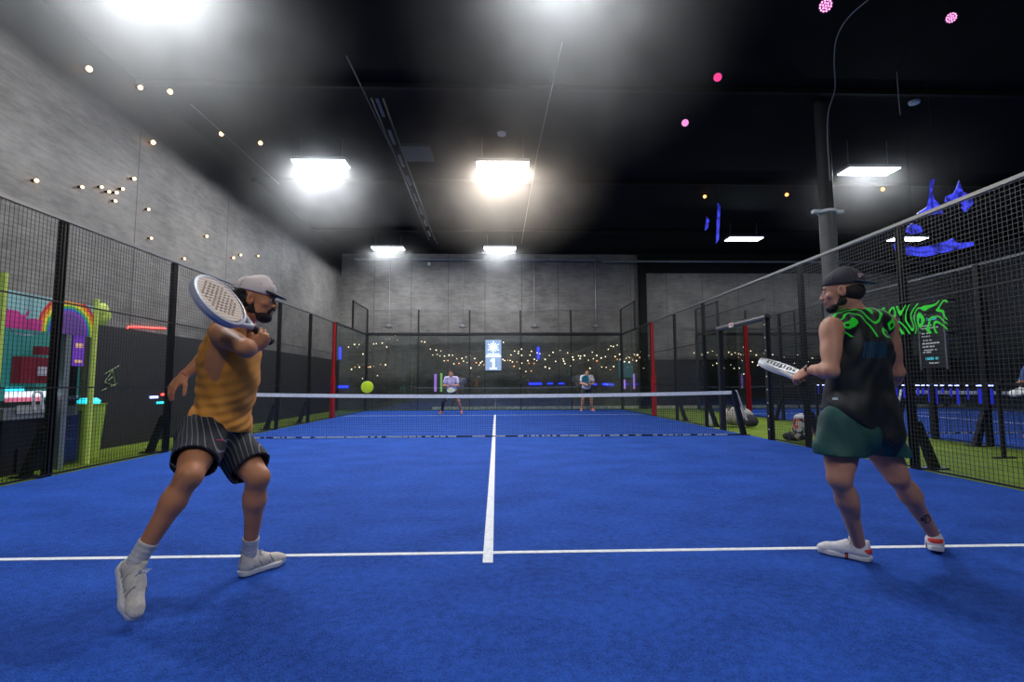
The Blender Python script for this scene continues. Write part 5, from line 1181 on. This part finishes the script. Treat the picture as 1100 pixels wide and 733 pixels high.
# black shell round the right leg
a, b = p3.J['kneeR'], p3.J['ankR']; c = Clay(.007); c.cap(L(p3.J['hipR'], a, .8), a, .068, .06, k=.02); c.cap(a, L(a, b, .35), .06, .062, k=.02); c.cap(L(a, b, .35), b, .06, .041, k=.02); c.build('dark_leg_shell', blk, b3)
p4, b4, s4 = far_player(g4.x, g4.y, R(3), .42, 1.72, wht, blk, sk3, sal, 'distant player in pale t-shirt with yellow print, behind the net right of centre', (mat('racket_teal', (.05, .3, .3), .4), mat('racket_teal_rim', (.1, .4, .4), .4), 0), rlabel='teal racket held upright by the distant player in the pale t-shirt', hands=(.06, 1.02), bend=.05, lean=.08, knee=.0)
cc = p4.pel + p4.PU * .36 + p4.CF * .17; MB().lathe(cc, [(.05, 0), (.05, .006)], 14, frame(p4.CF, (1, 0, 0))).build('shirt_print', mat('print_yellow', (.6, .4, .12), .7), b4)
cc2 = p4.pel + p4.PU * .41 + p4.CF * .165; MB().cbox(cc2, (.08, .004, .015)).build('shirt_print', mat('print_pink', (.5, .25, .3), .7), b4)
# neighbour at the right edge, mostly outside the frame
hx = A(1104, 412, 9.2)
p5, b5, s5 = far_player(hx.x + .36, hx.y, R(-78), .5, 1.78, mat('blue_sleeve', (.05, .12, .35), .8), blk, sk3, sal, 'neighbouring player with blue sleeve, only a hand and forearm showing at the right edge', (mat('racket_white', (.7, .7, .72), .3), MATS['racket_white'], 1), rlabel='white racket in the hand at the right edge', hands=(.06, 1.0), reach=.55, sleeve=.75)
HZ = [((-4.1, -4.3, 6.1), (2.6, 2.6, 2.6), .36, 'the near left panel light'), ((1.0, -4.4, 6.1), (2.5, 2.6, 2.6), .15, 'the near middle panel light'),
      (tuple(haze_pts[0]), (2.2, 3.0, 2.2), .22, 'the second left panel light'), (tuple(haze_pts[1]), (2.8, 3.2, 2.2), .28, 'the warm middle panel light'),
      (tuple(haze_pts[2]), (1.8, 2, 1.4), .1, 'the far left panel light'), (tuple(haze_pts[3]), (1.8, 2, 1.4), .1, 'the far right panel light'), (tuple(haze_pts[5]), (2.4, 2.8, 1.6), .07, 'the panel light beside the column')]
# ================================================================ FLARE volumes added round the lamps to imitate glow on smudged glass
def haze(c, r, dens, lab_n=''):
    m = bpy.data.materials.new('haze_' + lab_n); m.use_nodes = True; nt = m.node_tree; nt.nodes.remove(nt.nodes['Principled BSDF'])
    vs = N(nt, 'ShaderNodeVolumeScatter'); vs.inputs['Anisotropy'].default_value = .2; nt.links.new(vs.outputs[0], nt.nodes['Material Output'].inputs['Volume'])
    tc = N(nt, 'ShaderNodeTexCoord'); mp = N(nt, 'ShaderNodeMapping'); mp.inputs['Scale'].default_value = (1 / r[0], 1 / r[1], 1 / r[2]); nt.links.new(tc.outputs['Object'], mp.inputs['Vector'])
    ln = N(nt, 'ShaderNodeVectorMath'); ln.operation = 'LENGTH'; nt.links.new(mp.outputs[0], ln.inputs[0])
    f = mth(nt, 'SUBTRACT', 1, ln.outputs['Value'], True); f = mth(nt, 'POWER', f, 1.5)
    n = N(nt, 'ShaderNodeTexNoise'); n.inputs['Scale'].default_value = 1.1; n.inputs['Detail'].default_value = 2; nt.links.new(tc.outputs['Object'], n.inputs['Vector'])
    f = mth(nt, 'MULTIPLY', f, mth(nt, 'MULTIPLY', mth(nt, 'SUBTRACT', n.outputs['Fac'], .15, True), 2.2))
    nt.links.new(mth(nt, 'MULTIPLY', f, dens), vs.inputs['Density'])
    b = MB().ball((0, 0, 0), 1, 24, r)
    b.v = [(x, y, min(z, ZC - .01 - c[2])) for x, y, z in b.v]
    o = b.build('haze', m, kind='stuff', label='soft volume added to imitate glass flare around ' + lab_n, cat='haze'); o.location = c; return o
for (c, r, dn, nm) in HZ: haze(c, r, dn, nm)
# ================================================================ LIGHT / VIEW
w = bpy.data.worlds.new('world'); bpy.context.scene.world = w; w.use_nodes = True
w.node_tree.nodes['Background'].inputs[0].default_value = (.5, .6, .8, 1); w.node_tree.nodes['Background'].inputs[1].default_value = .0
sc = bpy.context.scene
sc.view_settings.view_transform = 'AgX' if 0 else 'Standard'
sc.view_settings.exposure = 0.0
sc.cycles.max_bounces = 6; sc.cycles.transparent_max_bounces = 24; sc.cycles.sample_clamp_indirect = 4
